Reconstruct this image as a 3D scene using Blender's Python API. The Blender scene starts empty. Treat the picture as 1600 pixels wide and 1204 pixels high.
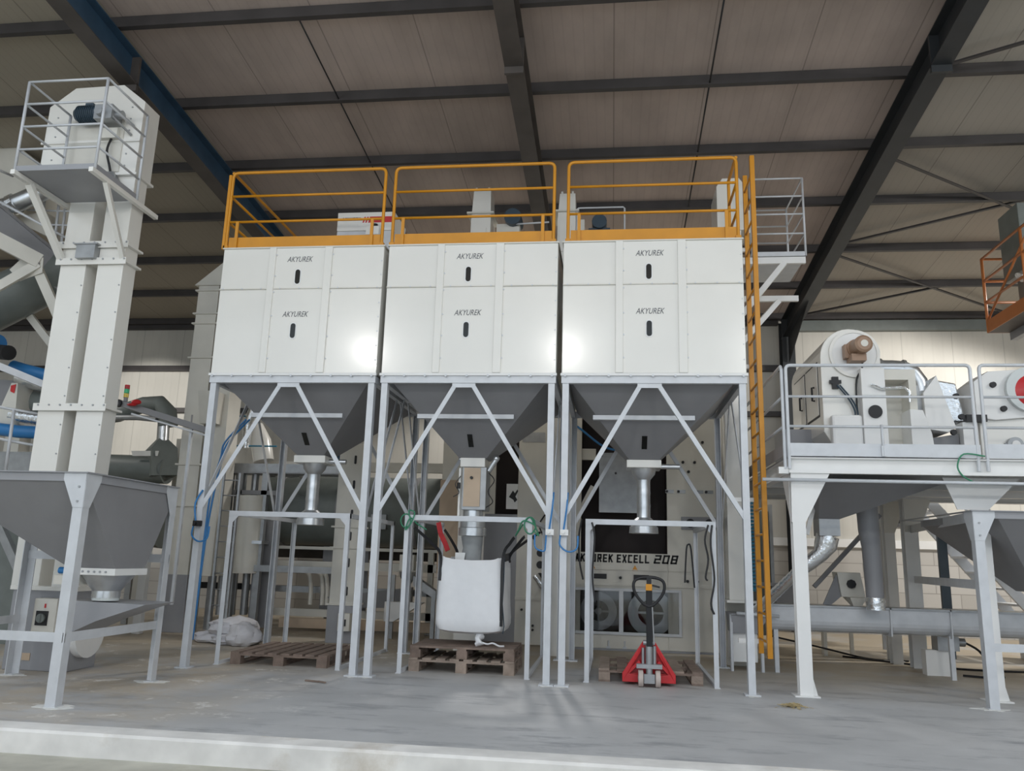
import bpy, bmesh, math, random
from mathutils import Vector, Matrix, noise
R = random.Random(7)
S = bpy.context.scene
COL = S.collection
V = Vector
# ------------------------------------------------------------------ camera
FPX, PITCH, YAW, ROLL, CAMZ = 1252.5, .21228, .1277, .0294, 1.25
_f = V((-math.sin(YAW) * math.cos(PITCH), math.cos(YAW) * math.cos(PITCH), math.sin(PITCH)))
_r0 = V((math.cos(YAW), math.sin(YAW), 0)); _u0 = _r0.cross(_f)
_r = math.cos(ROLL) * _r0 + math.sin(ROLL) * _u0
_u = -math.sin(ROLL) * _r0 + math.cos(ROLL) * _u0
cam_d = bpy.data.cameras.new('camera'); cam = bpy.data.objects.new('camera', cam_d); COL.objects.link(cam)
cam_d.sensor_width = 36; cam_d.lens = FPX / 1600 * 36; cam_d.clip_start = .05; cam_d.clip_end = 200
cam.matrix_world = Matrix(((_r.x, _u.x, -_f.x, 0), (_r.y, _u.y, -_f.y, 0), (_r.z, _u.z, -_f.z, CAMZ), (0, 0, 0, 1)))
S.camera = cam
def at(px, py, X=None, Y=None, Z=None):
    """the point of the hall that lies behind a pixel, on the plane X, Y or Z = const"""
    d = (px - 800) / FPX * _r - (py - 602) / FPX * _u + _f
    t = X / d.x if X is not None else Y / d.y if Y is not None else (Z - CAMZ) / d.z
    return V((0, 0, CAMZ)) + d * t
# ------------------------------------------------------------------ materials
MATS = {}
def mat(name, col, rough=.5, metal=0., var=.0, scale=6., coat=0., bump=0., bscale=40., dirt=None, dscale=2.5, dlo=.5, dhi=.75):
    m = bpy.data.materials.new(name); m.use_nodes = True; nt = m.node_tree; N = nt.nodes; L = nt.links
    b = N['Principled BSDF']
    b.inputs['Roughness'].default_value = rough; b.inputs['Metallic'].default_value = metal
    b.inputs['Coat Weight'].default_value = coat; b.inputs['Coat Roughness'].default_value = .12
    c4 = (*col, 1); b.inputs['Base Color'].default_value = c4
    m.diffuse_color = c4
    tc = N.new('ShaderNodeTexCoord')
    src = None
    if var:
        n = N.new('ShaderNodeTexNoise'); n.inputs['Scale'].default_value = scale; n.inputs['Detail'].default_value = 5
        L.new(tc.outputs['Object'], n.inputs['Vector'])
        r = N.new('ShaderNodeValToRGB'); e = r.color_ramp.elements
        e[0].position = .3; e[1].position = .7
        e[0].color = (*[max(0, c * (1 - var)) for c in col], 1); e[1].color = (*[min(1, c * (1 + var)) for c in col], 1)
        L.new(n.outputs['Fac'], r.inputs['Fac']); src = r.outputs['Color']
    if dirt:
        n = N.new('ShaderNodeTexNoise'); n.inputs['Scale'].default_value = dscale; n.inputs['Detail'].default_value = 8; n.inputs['Roughness'].default_value = .65
        L.new(tc.outputs['Object'], n.inputs['Vector'])
        mr = N.new('ShaderNodeMapRange'); mr.inputs['From Min'].default_value = dlo; mr.inputs['From Max'].default_value = dhi
        L.new(n.outputs['Fac'], mr.inputs['Value'])
        mx = N.new('ShaderNodeMix'); mx.data_type = 'RGBA'
        L.new(mr.outputs['Result'], mx.inputs['Factor'])
        if src: L.new(src, mx.inputs['A'])
        else: mx.inputs['A'].default_value = c4
        mx.inputs['B'].default_value = (*dirt, 1); src = mx.outputs['Result']
    if src: L.new(src, b.inputs['Base Color'])
    if bump:
        n = N.new('ShaderNodeTexNoise'); n.inputs['Scale'].default_value = bscale; n.inputs['Detail'].default_value = 4
        L.new(tc.outputs['Object'], n.inputs['Vector'])
        bp = N.new('ShaderNodeBump'); bp.inputs['Strength'].default_value = bump; bp.inputs['Distance'].default_value = .02
        L.new(n.outputs['Fac'], bp.inputs['Height']); L.new(bp.outputs['Normal'], b.inputs['Normal'])
    MATS[name] = m
    return m
CREAM = mat('cream enamel', (.80, .785, .74), .22, var=.02, scale=2, coat=.35)
CREAM2 = mat('cream enamel matt', (.68, .66, .60), .42, var=.05, scale=3)
WHITE = mat('white paint', (.80, .80, .79), .4, var=.03, scale=4)
DKGREY = mat('dark grey enamel', (.245, .245, .255), .42, var=.06, scale=3)
MIDGREY = mat('mid grey enamel', (.31, .315, .335), .42, var=.06, scale=3)
SILVER = mat('silver grey paint', (.60, .62, .65), .42, metal=.1, var=.06, scale=8)
GALV = mat('galvanised steel', (.62, .64, .66), .28, metal=.85, var=.12, scale=9)
CHROME = mat('bright foil duct', (.78, .80, .82), .18, metal=.95, bump=.4, bscale=25)
STEEL = mat('dull steel', (.36, .37, .38), .4, metal=.6, var=.1, scale=9)
YELLOW = mat('yellow enamel', (.63, .265, .008), .38, var=.06, scale=5)
ORANGE = mat('orange enamel', (.50, .17, .05), .45, var=.06, scale=5)
RED = mat('red enamel', (.55, .025, .03), .32, var=.1, scale=7)
BLACK = mat('black rubber', (.012, .012, .014), .5)
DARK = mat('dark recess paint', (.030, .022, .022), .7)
GLASS = mat('dark sight glass', (.012, .014, .014), .12)
LETTER = mat('grey lettering', (.11, .11, .125), .6)
BLKLET = mat('black lettering', (.012, .012, .014), .6)
BLUE = mat('blue hose', (.03, .19, .46), .35)
TEAL = mat('teal coiled hose', (.02, .20, .32), .35)
MBLUE = mat('motor blue', (.035, .06, .085), .4, var=.1)
BROWN = mat('brown motor enamel', (.33, .21, .14), .42, var=.08)
GREEN = mat('green twine', (.05, .25, .14), .7)
WOOD = mat('grey brown pallet wood', (.215, .160, .130), .8, var=.28, scale=9, bump=.3, bscale=60)
WOOD2 = mat('paler pallet wood', (.31, .245, .20), .8, var=.25, scale=9, bump=.3, bscale=60)
PLY = mat('beige painted plate', (.56, .43, .31), .5, var=.05)
BAG = mat('white woven polypropylene', (.83, .84, .86), .6, var=.02, scale=12, bump=.12, bscale=9)
SACK = mat('crumpled white sack', (.66, .65, .68), .7, var=.1, scale=6, bump=.5, bscale=10)
CANVAS = mat('grey canvas sleeve', (.33, .345, .35), .8, var=.12, scale=7, bump=.3, bscale=12)
BLUESTEEL = mat('dark blue structural steel', (.032, .070, .118), .5, var=.18, scale=4)
CHARCOAL = mat('charcoal structural steel', (.022, .025, .028), .5, var=.15, scale=4)  # near-black for the right rafter's web, flanges and column
PRIMER = mat('grey brown primer', (.075, .064, .058), .6, var=.2, scale=3)
PURLIN = mat('dark purlin steel', (.050, .045, .045), .55, var=.18, scale=3)
POLY = mat('nylon roller', (.52, .44, .40), .5, var=.08)
STRAW = mat('straw', (.50, .40, .22), .9, var=.25, scale=30)
GREENG = mat('grey green sheet', (.17, .19, .18), .45, var=.08)
TRANS = mat('clear plastic hose', (.62, .66, .66), .15)
SIGG = mat('green lens', (.05, .55, .25), .3); SIGY = mat('amber lens', (.8, .6, .1), .3)
PANE = mat('machine window pane', (.80, .82, .82), .04)
PANE.node_tree.nodes['Principled BSDF'].inputs['Transmission Weight'].default_value = 1
HOUSE = mat('dark brown sheet', (.075, .062, .052), .6, var=.15)
GROUT = mat('white grout powder', (.72, .72, .70), .9, var=.1, scale=20)
# ------------------------------------------------------------------ mesh builder
def frame(p, q, up=(0, 0, 1)):
    d = (V(q) - V(p)).normalized(); up = V(up)
    if abs(d.dot(up)) > .99: up = V((0, 1, 0))
    s = d.cross(up).normalized(); u = s.cross(d)
    return d, s, u
class MB:
    def __init__(self): self.v = []; self.f = []; self.sm = []; self.nb = 0
    def add(self, vs, fs, smooth=False):
        n = len(self.v); self.v += [V(x) for x in vs]
        for k, f in enumerate(fs): self.f.append([i + n for i in f]); self.sm.append(smooth[k] if isinstance(smooth, list) else smooth)
        return self
    def box(self, x0, y0, z0, x1, y1, z1):
        x0, x1 = min(x0, x1), max(x0, x1); y0, y1 = min(y0, y1), max(y0, y1); z0, z1 = min(z0, z1), max(z0, z1)
        e = .0005 * (self.nb % 6); self.nb += 1      # lapped boxes never share a face plane
        x0 -= e; y0 -= e; z0 -= e * .5; x1 += e; y1 += e; z1 += e
        return self.add([(x0, y0, z0), (x1, y0, z0), (x1, y1, z0), (x0, y1, z0), (x0, y0, z1), (x1, y0, z1), (x1, y1, z1), (x0, y1, z1)],
                 [(0, 3, 2, 1), (4, 5, 6, 7), (0, 1, 5, 4), (1, 2, 6, 5), (2, 3, 7, 6), (3, 0, 4, 7)])
    def prof(self, poly, p, q, up=(0, 0, 1), smooth=False):
        """extrude a closed 2D outline (side, up) along p -> q"""
        d, s, u = frame(p, q, up); p = V(p); q = V(q); n = len(poly)
        vs = [p + s * a + u * b for a, b in poly] + [q + s * a + u * b for a, b in poly]
        fs = [(i, (i + 1) % n, n + (i + 1) % n, n + i) for i in range(n)]
        return self.add(vs, fs + [tuple(range(n))[::-1], tuple(range(n, 2 * n))], [smooth] * n + [False, False])
    def bar(self, p, q, w, h=None, up=(0, 0, 1)):
        h = h or w; return self.prof([(-w / 2, -h / 2), (w / 2, -h / 2), (w / 2, h / 2), (-w / 2, h / 2)], p, q, up)
    def angle(self, p, q, w, t=.006, up=(0, 0, 1), sx=1, sy=1):
        return self.prof([(0, 0), (sx * w, 0), (sx * w, sy * t), (sx * t, sy * t), (sx * t, sy * w), (0, sy * w)], p, q, up)
    def chan(self, p, q, w, h, t=.006, up=(0, 0, 1), flip=1):
        """U channel: web of width w across 'side', flanges of length h towards flip*up"""
        a = w / 2; return self.prof([(-a, 0), (a, 0), (a, flip * h), (a - t, flip * h), (a - t, flip * t), (-a + t, flip * t), (-a + t, flip * h), (-a, flip * h)], p, q, up)
    def ibeam(self, p, q, w, h, t=.012, up=(0, 0, 1)):
        a, b = w / 2, h / 2
        return self.prof([(-a, -b), (a, -b), (a, -b + t), (t / 2, -b + t), (t / 2, b - t), (a, b - t), (a, b), (-a, b), (-a, b - t), (-t / 2, b - t), (-t / 2, -b + t), (-a, -b + t)], p, q, up)
    def rings(self, rs, cap=True, smooth=True, closed=True):
        n = len(rs[0]); base = [p for r in rs for p in r]; fs = []
        for k in range(len(rs) - 1):
            for i in range(n if closed else n - 1):
                j = (i + 1) % n; fs.append((k * n + i, k * n + j, (k + 1) * n + j, (k + 1) * n + i))
        fl = [smooth] * len(fs)
        if cap: m = len(base); fs += [tuple(range(n))[::-1], tuple(range(m - n, m))]; fl += [False, False]
        return self.add(base, fs, fl)
    def tube(self, pts, r, n=8, cap=True):
        pts = [V(p) for p in pts]; rs = []; s = None
        for i, p in enumerate(pts):
            d = (pts[min(i + 1, len(pts) - 1)] - pts[max(i - 1, 0)]).normalized()
            if s is None:
                s = d.cross(V((0, 0, 1)))
                if s.length < .05: s = d.cross(V((1, 0, 0)))
            s = (s - d * s.dot(d)).normalized(); u = d.cross(s)
            rr = r[i] if isinstance(r, (list, tuple)) else r
            rs.append([p + s * (math.cos(a) * rr) + u * (math.sin(a) * rr) for a in [2 * math.pi * k / n for k in range(n)]])
        return self.rings(rs, cap)
    def cyl(self, p, q, r0, r1=None, n=16): return self.tube([p, q], [r0, r0 if r1 is None else r1], n)
    def ringc(self, p, q, ro, ri, n=24):
        """a flat collar / pipe with a hole"""
        d, s, u = frame(p, q); p = V(p); q = V(q); rs = []
        for c, r in ((p, ri), (p, ro), (q, ro), (q, ri), (p, ri)):
            rs.append([c + s * (math.cos(a) * r) + u * (math.sin(a) * r) for a in [2 * math.pi * k / n for k in range(n)]])
        return self.rings(rs, False, False)
    def plate(self, pts, t):
        t = V(t); n = len(pts); vs = [V(p) for p in pts] + [V(p) + t for p in pts]
        return self.add(vs, [tuple(range(n))[::-1], tuple(range(n, 2 * n))] + [(i, (i + 1) % n, n + (i + 1) % n, n + i) for i in range(n)])
    def frustum(self, a, za, b, zb, shell=0):
        """a, b = (x0,y0,x1,y1) rectangles at heights za, zb"""
        q = lambda r, z: [(r[0], r[1], z), (r[2], r[1], z), (r[2], r[3], z), (r[0], r[3], z)]
        return self.rings([q(a, za), q(b, zb)], True, False)
    def sphere(self, c, r, nx=12, ny=8, s=(1, 1, 1)):
        c = V(c); rs = []
        for k in range(ny + 1):
            ph = -math.pi / 2 + math.pi * k / ny; rr = max(1e-4, math.cos(ph)) * r
            rs.append([c + V((math.cos(a) * rr * s[0], math.sin(a) * rr * s[1], math.sin(ph) * r * s[2])) for a in [2 * math.pi * i / nx for i in range(nx)]])
        return self.rings(rs, True)
    def mesh(self, me, M):
        self.add([M @ v.co for v in me.vertices], [tuple(p.vertices) for p in me.polygons]); return self
    def data(self, name, off):
        me = bpy.data.meshes.new(name); me.from_pydata([v - off for v in self.v], [], self.f)
        me.polygons.foreach_set('use_smooth', self.sm)
        bm = bmesh.new(); bm.from_mesh(me)
        bmesh.ops.recalc_face_normals(bm, faces=bm.faces)
        for e in bm.edges:
            if len(e.link_faces) == 2 and e.calc_face_angle(0) > .6: e.smooth = False
        bm.to_mesh(me); bm.free(); return me
WL = {}
def tag(o, label=None, cat=None, group=None, kind=None):
    if label: o['label'] = label
    if cat: o['category'] = cat
    if group: o['group'] = group
    if kind: o['kind'] = kind
    return o
def thing(name, label, cat, loc, group=None):
    o = bpy.data.objects.new(name, None); COL.objects.link(o); o.location = loc; o.empty_display_size = .1
    WL[o.name] = V(loc); return tag(o, label, cat, group)
def put(o_name, me, m, parent, label=None, loc=(0, 0, 0)):
    o = bpy.data.objects.new(o_name, me); COL.objects.link(o); o.location = loc
    if m and not me.materials: me.materials.append(m)
    if parent: o.parent = parent; WL[o.name] = WL[parent.name]
    if label: o['label'] = label
    return o
def part(name, mb, m, parent, label=None, bev=0):
    o = put(name, mb.data(name, WL[parent.name]), m, parent, label)
    if bev:
        b = o.modifiers.new('edge', 'BEVEL'); b.width = bev; b.segments = 2; b.limit_method = 'ANGLE'; b.angle_limit = .6
    return o
def solo(name, mb, m, label, cat, group=None, bev=0, kind=None):
    xs = [v.x for v in mb.v]; ys = [v.y for v in mb.v]; zs = [v.z for v in mb.v]
    c = V(((min(xs) + max(xs)) / 2, (min(ys) + max(ys)) / 2, min(zs)))
    o = put(name, mb.data(name, c), m, None, None, c); WL[o.name] = c
    tag(o, label, cat, group, kind)
    if bev:
        b = o.modifiers.new('edge', 'BEVEL'); b.width = bev; b.segments = 2; b.limit_method = 'ANGLE'; b.angle_limit = .6
    return o
def struct(name, mb, m): return solo(name, mb, m, None, None, kind='structure')
def bez(p, c, q, n=8):
    p, c, q = V(p), V(c), V(q); return [p * (1 - t) ** 2 + c * 2 * t * (1 - t) + q * t * t for t in [i / n for i in range(n + 1)]]
def spline(pts, k=5):
    pts = [V(p) for p in pts]; P = [pts[0]] + pts + [pts[-1]]; o = []
    for i in range(1, len(P) - 2):
        a, b, c, d = P[i - 1:i + 3]
        for j in range(k):
            t = j / k; o.append(.5 * ((2 * b) + (c - a) * t + (2 * a - 5 * b + 4 * c - d) * t * t + (3 * b - a - 3 * c + d) * t ** 3))
    return o + [pts[-1]]
_bolt = {}
def bolts(parent, pts, r=.011, m=SILVER, axis=(0, -1, 0), name='bolt'):
    """little hex heads, each an object of its own that shares one mesh"""
    key = (r, m.name, tuple(axis))
    if key not in _bolt: _bolt[key] = MB().tube([V((0, 0, 0)), V(axis) * r * .8], r, 6).data('bolt', V((0, 0, 0)))
    for p in pts: put(name, _bolt[key], m, parent, None, V(p) - WL[parent.name])
GLYPH = {'A': [[(0, 0), (.5, 1), (1, 0)], [(.2, .35), (.8, .35)]], 'K': [[(0, 0), (0, 1)], [(1, 1), (0, .45)], [(.35, .6), (1, 0)]], 'Y': [[(0, 1), (.5, .5), (1, 1)], [(.5, .5), (.5, 0)]],
         'U': [[(0, 1), (0, 0), (1, 0), (1, 1)]], 'R': [[(0, 0), (0, 1), (1, 1), (1, .5), (0, .5)], [(.5, .5), (1, 0)]], 'E': [[(1, 1), (0, 1), (0, 0), (1, 0)], [(0, .5), (.85, .5)]],
         'X': [[(0, 0), (1, 1)], [(0, 1), (1, 0)]], 'C': [[(1, 1), (0, 1), (0, 0), (1, 0)]], 'L': [[(0, 1), (0, 0), (1, 0)]],
         '2': [[(0, 1), (1, 1), (1, .5), (0, .5), (0, 0), (1, 0)]], '0': [[(0, 0), (0, 1), (1, 1), (1, 0), (0, 0)]], '8': [[(0, 0), (0, 1), (1, 1), (1, 0), (0, 0)], [(0, .5), (1, .5)]]}
def text_mb(s, x, y, z, w, h, shear=0., t=.2, gap=.35):
    """square drawn capitals, stroke thickness t * h, total width w, height h, facing -Y"""
    adv = [(.6 if c == ' ' else 1 + gap) for c in s]; u = w / (sum(adv) - gap); mb = MB(); px = 0; th = t * h; hh = h - th
    for c, a in zip(s, adv):
        for line in GLYPH.get(c, []):
            for (a0, b0), (a1, b1) in zip(line[:-1], line[1:]):
                p = V((x + px + a0 * (u - th) + th / 2 + shear * b0 * hh, y, z + b0 * hh + th / 2)); q = V((x + px + a1 * (u - th) + th / 2 + shear * b1 * hh, y, z + b1 * hh + th / 2))
                d = (q - p).normalized() * th * .5; e = V((-d.z, 0, d.x)); mb.plate([p - d - e, q + d - e, q + d + e, p - d + e], (0, -.002, 0))
        px += a * u
    return mb
def font_mb(s, x, y, z, w, h, shear=0., bold=0.):
    cu = bpy.data.curves.new('lettering', 'FONT'); cu.body = s; cu.shear = shear; cu.offset = bold; cu.resolution_u = 3
    o = bpy.data.objects.new('lettering', cu); COL.objects.link(o); bpy.context.view_layer.update()
    me = bpy.data.meshes.new_from_object(o.evaluated_get(bpy.context.evaluated_depsgraph_get()))
    bpy.data.objects.remove(o); bpy.data.curves.remove(cu)
    xs = [v.co.x for v in me.vertices]; ys = [v.co.y for v in me.vertices]; sx = w / (max(xs) - min(xs)); sy = h / (max(ys) - min(ys)); mb = MB()
    mb.add([V((x + (v.co.x - min(xs)) * sx, y, z + (v.co.y - min(ys)) * sy)) for v in me.vertices], [tuple(p.vertices) for p in me.polygons]); bpy.data.meshes.remove(me)
    return mb
def pill(xc, y, zc, w, h, t, n=6):
    r = w / 2; pts = []
    for k in range(n + 1): a = math.pi * k / n; pts.append((xc + r * math.cos(a), y, zc + h / 2 - r + r * math.sin(a)))
    for k in range(n + 1): a = math.pi + math.pi * k / n; pts.append((xc + r * math.cos(a), y, zc - h / 2 + r + r * math.sin(a)))
    return MB().plate(pts, (0, t, 0))
# ------------------------------------------------------------------ world and lamps
w = bpy.data.worlds.new('sky'); S.world = w; w.use_nodes = True
bg = w.node_tree.nodes['Background']; bg.inputs['Color'].default_value = (.80, .90, 1, 1); bg.inputs['Strength'].default_value = 1.15
S.view_settings.view_transform = 'Standard'; S.view_settings.look = 'None'; S.view_settings.gamma = 1; S.view_settings.exposure = .17
def lamp(name, loc, power, r=.25, col=(1, .97, .92), spot=None, aim=None):
    d = bpy.data.lights.new(name, 'SPOT' if spot else 'POINT'); d.energy = power; d.shadow_soft_size = r; d.color = col
    o = bpy.data.objects.new(name, d); COL.objects.link(o); o.location = loc
    if spot:
        d.spot_size = spot; d.spot_blend = .25
        o.rotation_euler = (V(aim) - V(loc)).to_track_quat('-Z', 'Y').to_euler()
for lx in (-6.8, -1.28, 4.2): lamp('hall_lamp', (lx, -4, 6.8), 330, .26)
lamp('hall_lamp', (10, 4.5, 6.8), 420, .26)
lamp('back_fill_lamp', (-1.6, 14.6, 6.0), 420, .2, spot=2.4, aim=(-1.6, 14.2, 0))  # the back lamps are unseen, added to brighten the rear of the hall
lamp('back_fill_lamp', (8.6, 13.2, 5.8), 1000, .25, spot=2.7, aim=(6.0, 14.2, 0))
lamp('back_fill_lamp', (-11.5, 11.5, 5.8), 160, .25, spot=2.3, aim=(-10.6, 11.8, 0))
lamp('wall_lamp', at(130, 560, Y=13.6), 330, .12, spot=1.12, aim=at(232, 690, Y=17))
# ------------------------------------------------------------------ setting
YB, ZE, SL = 17.1, 6.41, .0988
def rz(y): return ZE + SL * (17 - y)
def floor_mat():
    m = bpy.data.materials.new('power floated concrete'); m.use_nodes = True; N = m.node_tree.nodes; L = m.node_tree.links; b = N['Principled BSDF']
    b.inputs['Roughness'].default_value = .55
    g = N.new('ShaderNodeNewGeometry')
    def noi(sc, det, rough=.6, vec=None):
        n = N.new('ShaderNodeTexNoise'); n.inputs['Scale'].default_value = sc; n.inputs['Detail'].default_value = det; n.inputs['Roughness'].default_value = rough
        L.new(vec or g.outputs['Position'], n.inputs['Vector']); return n.outputs['Fac']
    def rng(s, a, c, o0=0., o1=1.):
        r = N.new('ShaderNodeMapRange'); L.new(s, r.inputs['Value'])
        for k, v in zip(('From Min', 'From Max', 'To Min', 'To Max'), (a, c, o0, o1)): r.inputs[k].default_value = v
        return r.outputs['Result']
    def mix(f, a, c):
        x = N.new('ShaderNodeMix'); x.data_type = 'RGBA'; L.new(f, x.inputs['Factor'])
        for k, v in (('A', a), ('B', c)):
            if isinstance(v, tuple): x.inputs[k].default_value = (*v, 1)
            else: L.new(v, x.inputs[k])
        return x.outputs['Result']
    def mul(a, c):
        x = N.new('ShaderNodeMath'); x.operation = 'MULTIPLY'; L.new(a, x.inputs[0]); L.new(c, x.inputs[1]); return x.outputs[0]
    col = mix(rng(noi(1.1, 6), .35, .7), (.42, .425, .435), (.53, .535, .545))
    mp = N.new('ShaderNodeMapping'); mp.inputs['Scale'].default_value = (.5, 1.6, 1); L.new(g.outputs['Position'], mp.inputs['Vector'])
    col = mix(rng(noi(2.2, 7, .7, mp.outputs['Vector']), .53, .66, 0, .8), col, (.27, .28, .30))      # darker tyre and trowel marks
    sp = N.new('ShaderNodeSeparateXYZ'); L.new(g.outputs['Position'], sp.inputs[0])
    dusty = mul(rng(sp.outputs['Y'], 8.3, 10.8), rng(noi(.9, 6), .26, .50))                              # grain dust where the machines shed it
    col = mix(rng(dusty, 0, 1, 0, .85), col, (.40, .325, .22))
    left = mul(rng(sp.outputs['X'], -2.6, -4.2), rng(noi(1.3, 8, .7), .36, .60, 0, .9))
    col = mix(left, col, (.47, .40, .31))
    pw = mul(rng(sp.outputs['X'], -1.9, -3.2), rng(noi(2.6, 9, .75), .57, .66, 0, .85))
    col = mix(pw, col, (.80, .79, .77))
    L.new(col, b.inputs['Base Color'])
    bp = N.new('ShaderNodeBump'); bp.inputs['Strength'].default_value = .15; bp.inputs['Distance'].default_value = .01
    L.new(noi(60, 4), bp.inputs['Height']); L.new(bp.outputs['Normal'], b.inputs['Normal'])
    return m
FLOOR = floor_mat()
KERB = mat('pale concrete kerb', (.74, .73, .71), .8, var=.12, scale=4, dirt=(.50, .44, .36), dscale=1.7, dlo=.55, dhi=.8)
LOWER = mat('trodden lower floor', (.46, .45, .39), .8, var=.18, scale=3, dirt=(.33, .31, .23), dscale=1.2)
struct('floor', MB().box(-17, 5.66, -.4, 17, YB, 0), FLOOR)
struct('floor_lower', MB().box(-17, -7, -.5, 17, 5.44, -.15), LOWER)
kb = MB().prof([(-.11, -.45), (.11, -.45), (.11, .006), (-.095, .006), (-.11, -.012)], (17, 5.55, 0), (-17, 5.55, 0)); struct('trim_1', kb, KERB)
def panel_mat(name, col, axis, pitch, seam, var, rough=.5, rib=.12, ribd=.14, jd=.6, bays=()):
    """sheet with fine ribs and a darker joint every `pitch` metres along X"""
    m = bpy.data.materials.new(name); m.use_nodes = True; N = m.node_tree.nodes; L = m.node_tree.links; b = N['Principled BSDF']
    b.inputs['Roughness'].default_value = rough
    g = N.new('ShaderNodeNewGeometry'); sp = N.new('ShaderNodeSeparateXYZ'); L.new(g.outputs['Position'], sp.inputs[0])
    def math_(op, a, c=None):
        x = N.new('ShaderNodeMath'); x.operation = op
        for i, v in enumerate((a, c)):
            if v is None: continue
            if isinstance(v, (int, float)): x.inputs[i].default_value = v
            else: L.new(v, x.inputs[i])
        return x.outputs[0]
    fr = math_('FRACT', math_('DIVIDE', sp.outputs['X'], pitch)); jt = math_('LESS_THAN', fr, seam)
    fr2 = math_('FRACT', math_('DIVIDE', sp.outputs['X'], rib)); rb = math_('LESS_THAN', fr2, .18)
    n = N.new('ShaderNodeTexNoise'); n.inputs['Scale'].default_value = .7; n.inputs['Detail'].default_value = 6; n.inputs['Roughness'].default_value = .62
    mp = N.new('ShaderNodeMapping'); mp.inputs['Scale'].default_value = (1.6, .6, .6); L.new(g.outputs['Position'], mp.inputs['Vector']); L.new(mp.outputs['Vector'], n.inputs['Vector'])
    r = N.new('ShaderNodeValToRGB'); e = r.color_ramp.elements; e[0].position = .32; e[1].position = .68
    e[0].color = (*[c * (1 - var) for c in col], 1); e[1].color = (*[min(1, c * (1 + var)) for c in col], 1); L.new(n.outputs['Fac'], r.inputs['Fac'])
    def mix(f, a, c):
        x = N.new('ShaderNodeMix'); x.data_type = 'RGBA'; L.new(f, x.inputs['Factor']); L.new(a, x.inputs['A']); x.inputs['B'].default_value = (*c, 1); return x.outputs['Result']
    base = r.outputs['Color']
    for xa, xb, c in bays:          # bays mixed towards a base colour of their own
        base = mix(math_('MULTIPLY', math_('MULTIPLY', math_('GREATER_THAN', sp.outputs['X'], xa), math_('LESS_THAN', sp.outputs['X'], xb)), .8), base, c)
    c1 = mix(math_('MULTIPLY', rb, ribd), base, (0.02, .018, .015)); c2 = mix(math_('MULTIPLY', jt, jd), c1, (.03, .028, .025))
    L.new(c2, b.inputs['Base Color']); return m
CEIL = panel_mat('dusty roof liner sheet', (.425, .35, .312), 'X', 1.16, .012, .16, .75, ribd=.05, jd=.4, bays=((3.64, 30, (.40, .375, .325)), (-30, -5.92, (.33, .30, .235))))
WALLP = panel_mat('cream wall panel', (.56, .54, .49), 'X', 1.0, .012, .08, .6, .2, .03, .3)
rt = lambda y: rz(y) + .085
# unseen gap added to the roof over the gangway, to light floor and bag
Y1_, Y2_ = 5.6, 0.
struct('ceiling', MB().plate([(-17, YB, rt(YB)), (17, YB, rt(YB)), (17, Y1_, rt(Y1_)), (-17, Y1_, rt(Y1_))], (0, 0, .12)).plate([(-17, Y2_, rt(Y2_)), (17, Y2_, rt(Y2_)), (17, -7, rt(-7)), (-17, -7, rt(-7))], (0, 0, .12)), CEIL)
struct('wall_back', MB().box(-17, YB, 1.82, 17, YB + .12, rt(YB) + .1), WALLP)
def block_mat():
    m = bpy.data.materials.new('whitewashed blockwork'); m.use_nodes = True; N = m.node_tree.nodes; L = m.node_tree.links; b = N['Principled BSDF']; b.inputs['Roughness'].default_value = .85
    g = N.new('ShaderNodeNewGeometry'); sp = N.new('ShaderNodeSeparateXYZ'); cb = N.new('ShaderNodeCombineXYZ'); L.new(g.outputs['Position'], sp.inputs[0])
    L.new(sp.outputs['X'], cb.inputs['X']); L.new(sp.outputs['Z'], cb.inputs['Y'])
    t = N.new('ShaderNodeTexBrick'); L.new(cb.outputs[0], t.inputs['Vector']); t.inputs['Scale'].default_value = 1
    t.inputs['Brick Width'].default_value = .9; t.inputs['Row Height'].default_value = .27; t.inputs['Mortar Size'].default_value = .008
    t.inputs['Color1'].default_value = (.47, .45, .42, 1); t.inputs['Color2'].default_value = (.54, .52, .49, 1); t.inputs['Mortar'].default_value = (.33, .31, .29, 1)
    L.new(t.outputs['Color'], b.inputs['Base Color']); return m
struct('wall_back_lower', MB().box(-17, YB - .02, -.1, 17, YB + .2, 1.66), block_mat())
struct('trim_2', MB().box(-17, YB - .08, 1.66, 17, YB + .12, 1.82), WHITE)
SIDEW = mat('side wall sheet', (.50, .48, .43), .6, var=.08, scale=2)
struct('wall_left', MB().plate([(-17, -7, -.5), (-17, YB, -.5), (-17, YB, rt(YB)), (-17, -7, rt(-7))], (-.12, 0, 0)), SIDEW)
struct('wall_right', MB().plate([(17, -7, -.5), (17, YB, -.5), (17, YB, rt(YB)), (17, -7, rt(-7))], (.12, 0, 0)), SIDEW)
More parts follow.
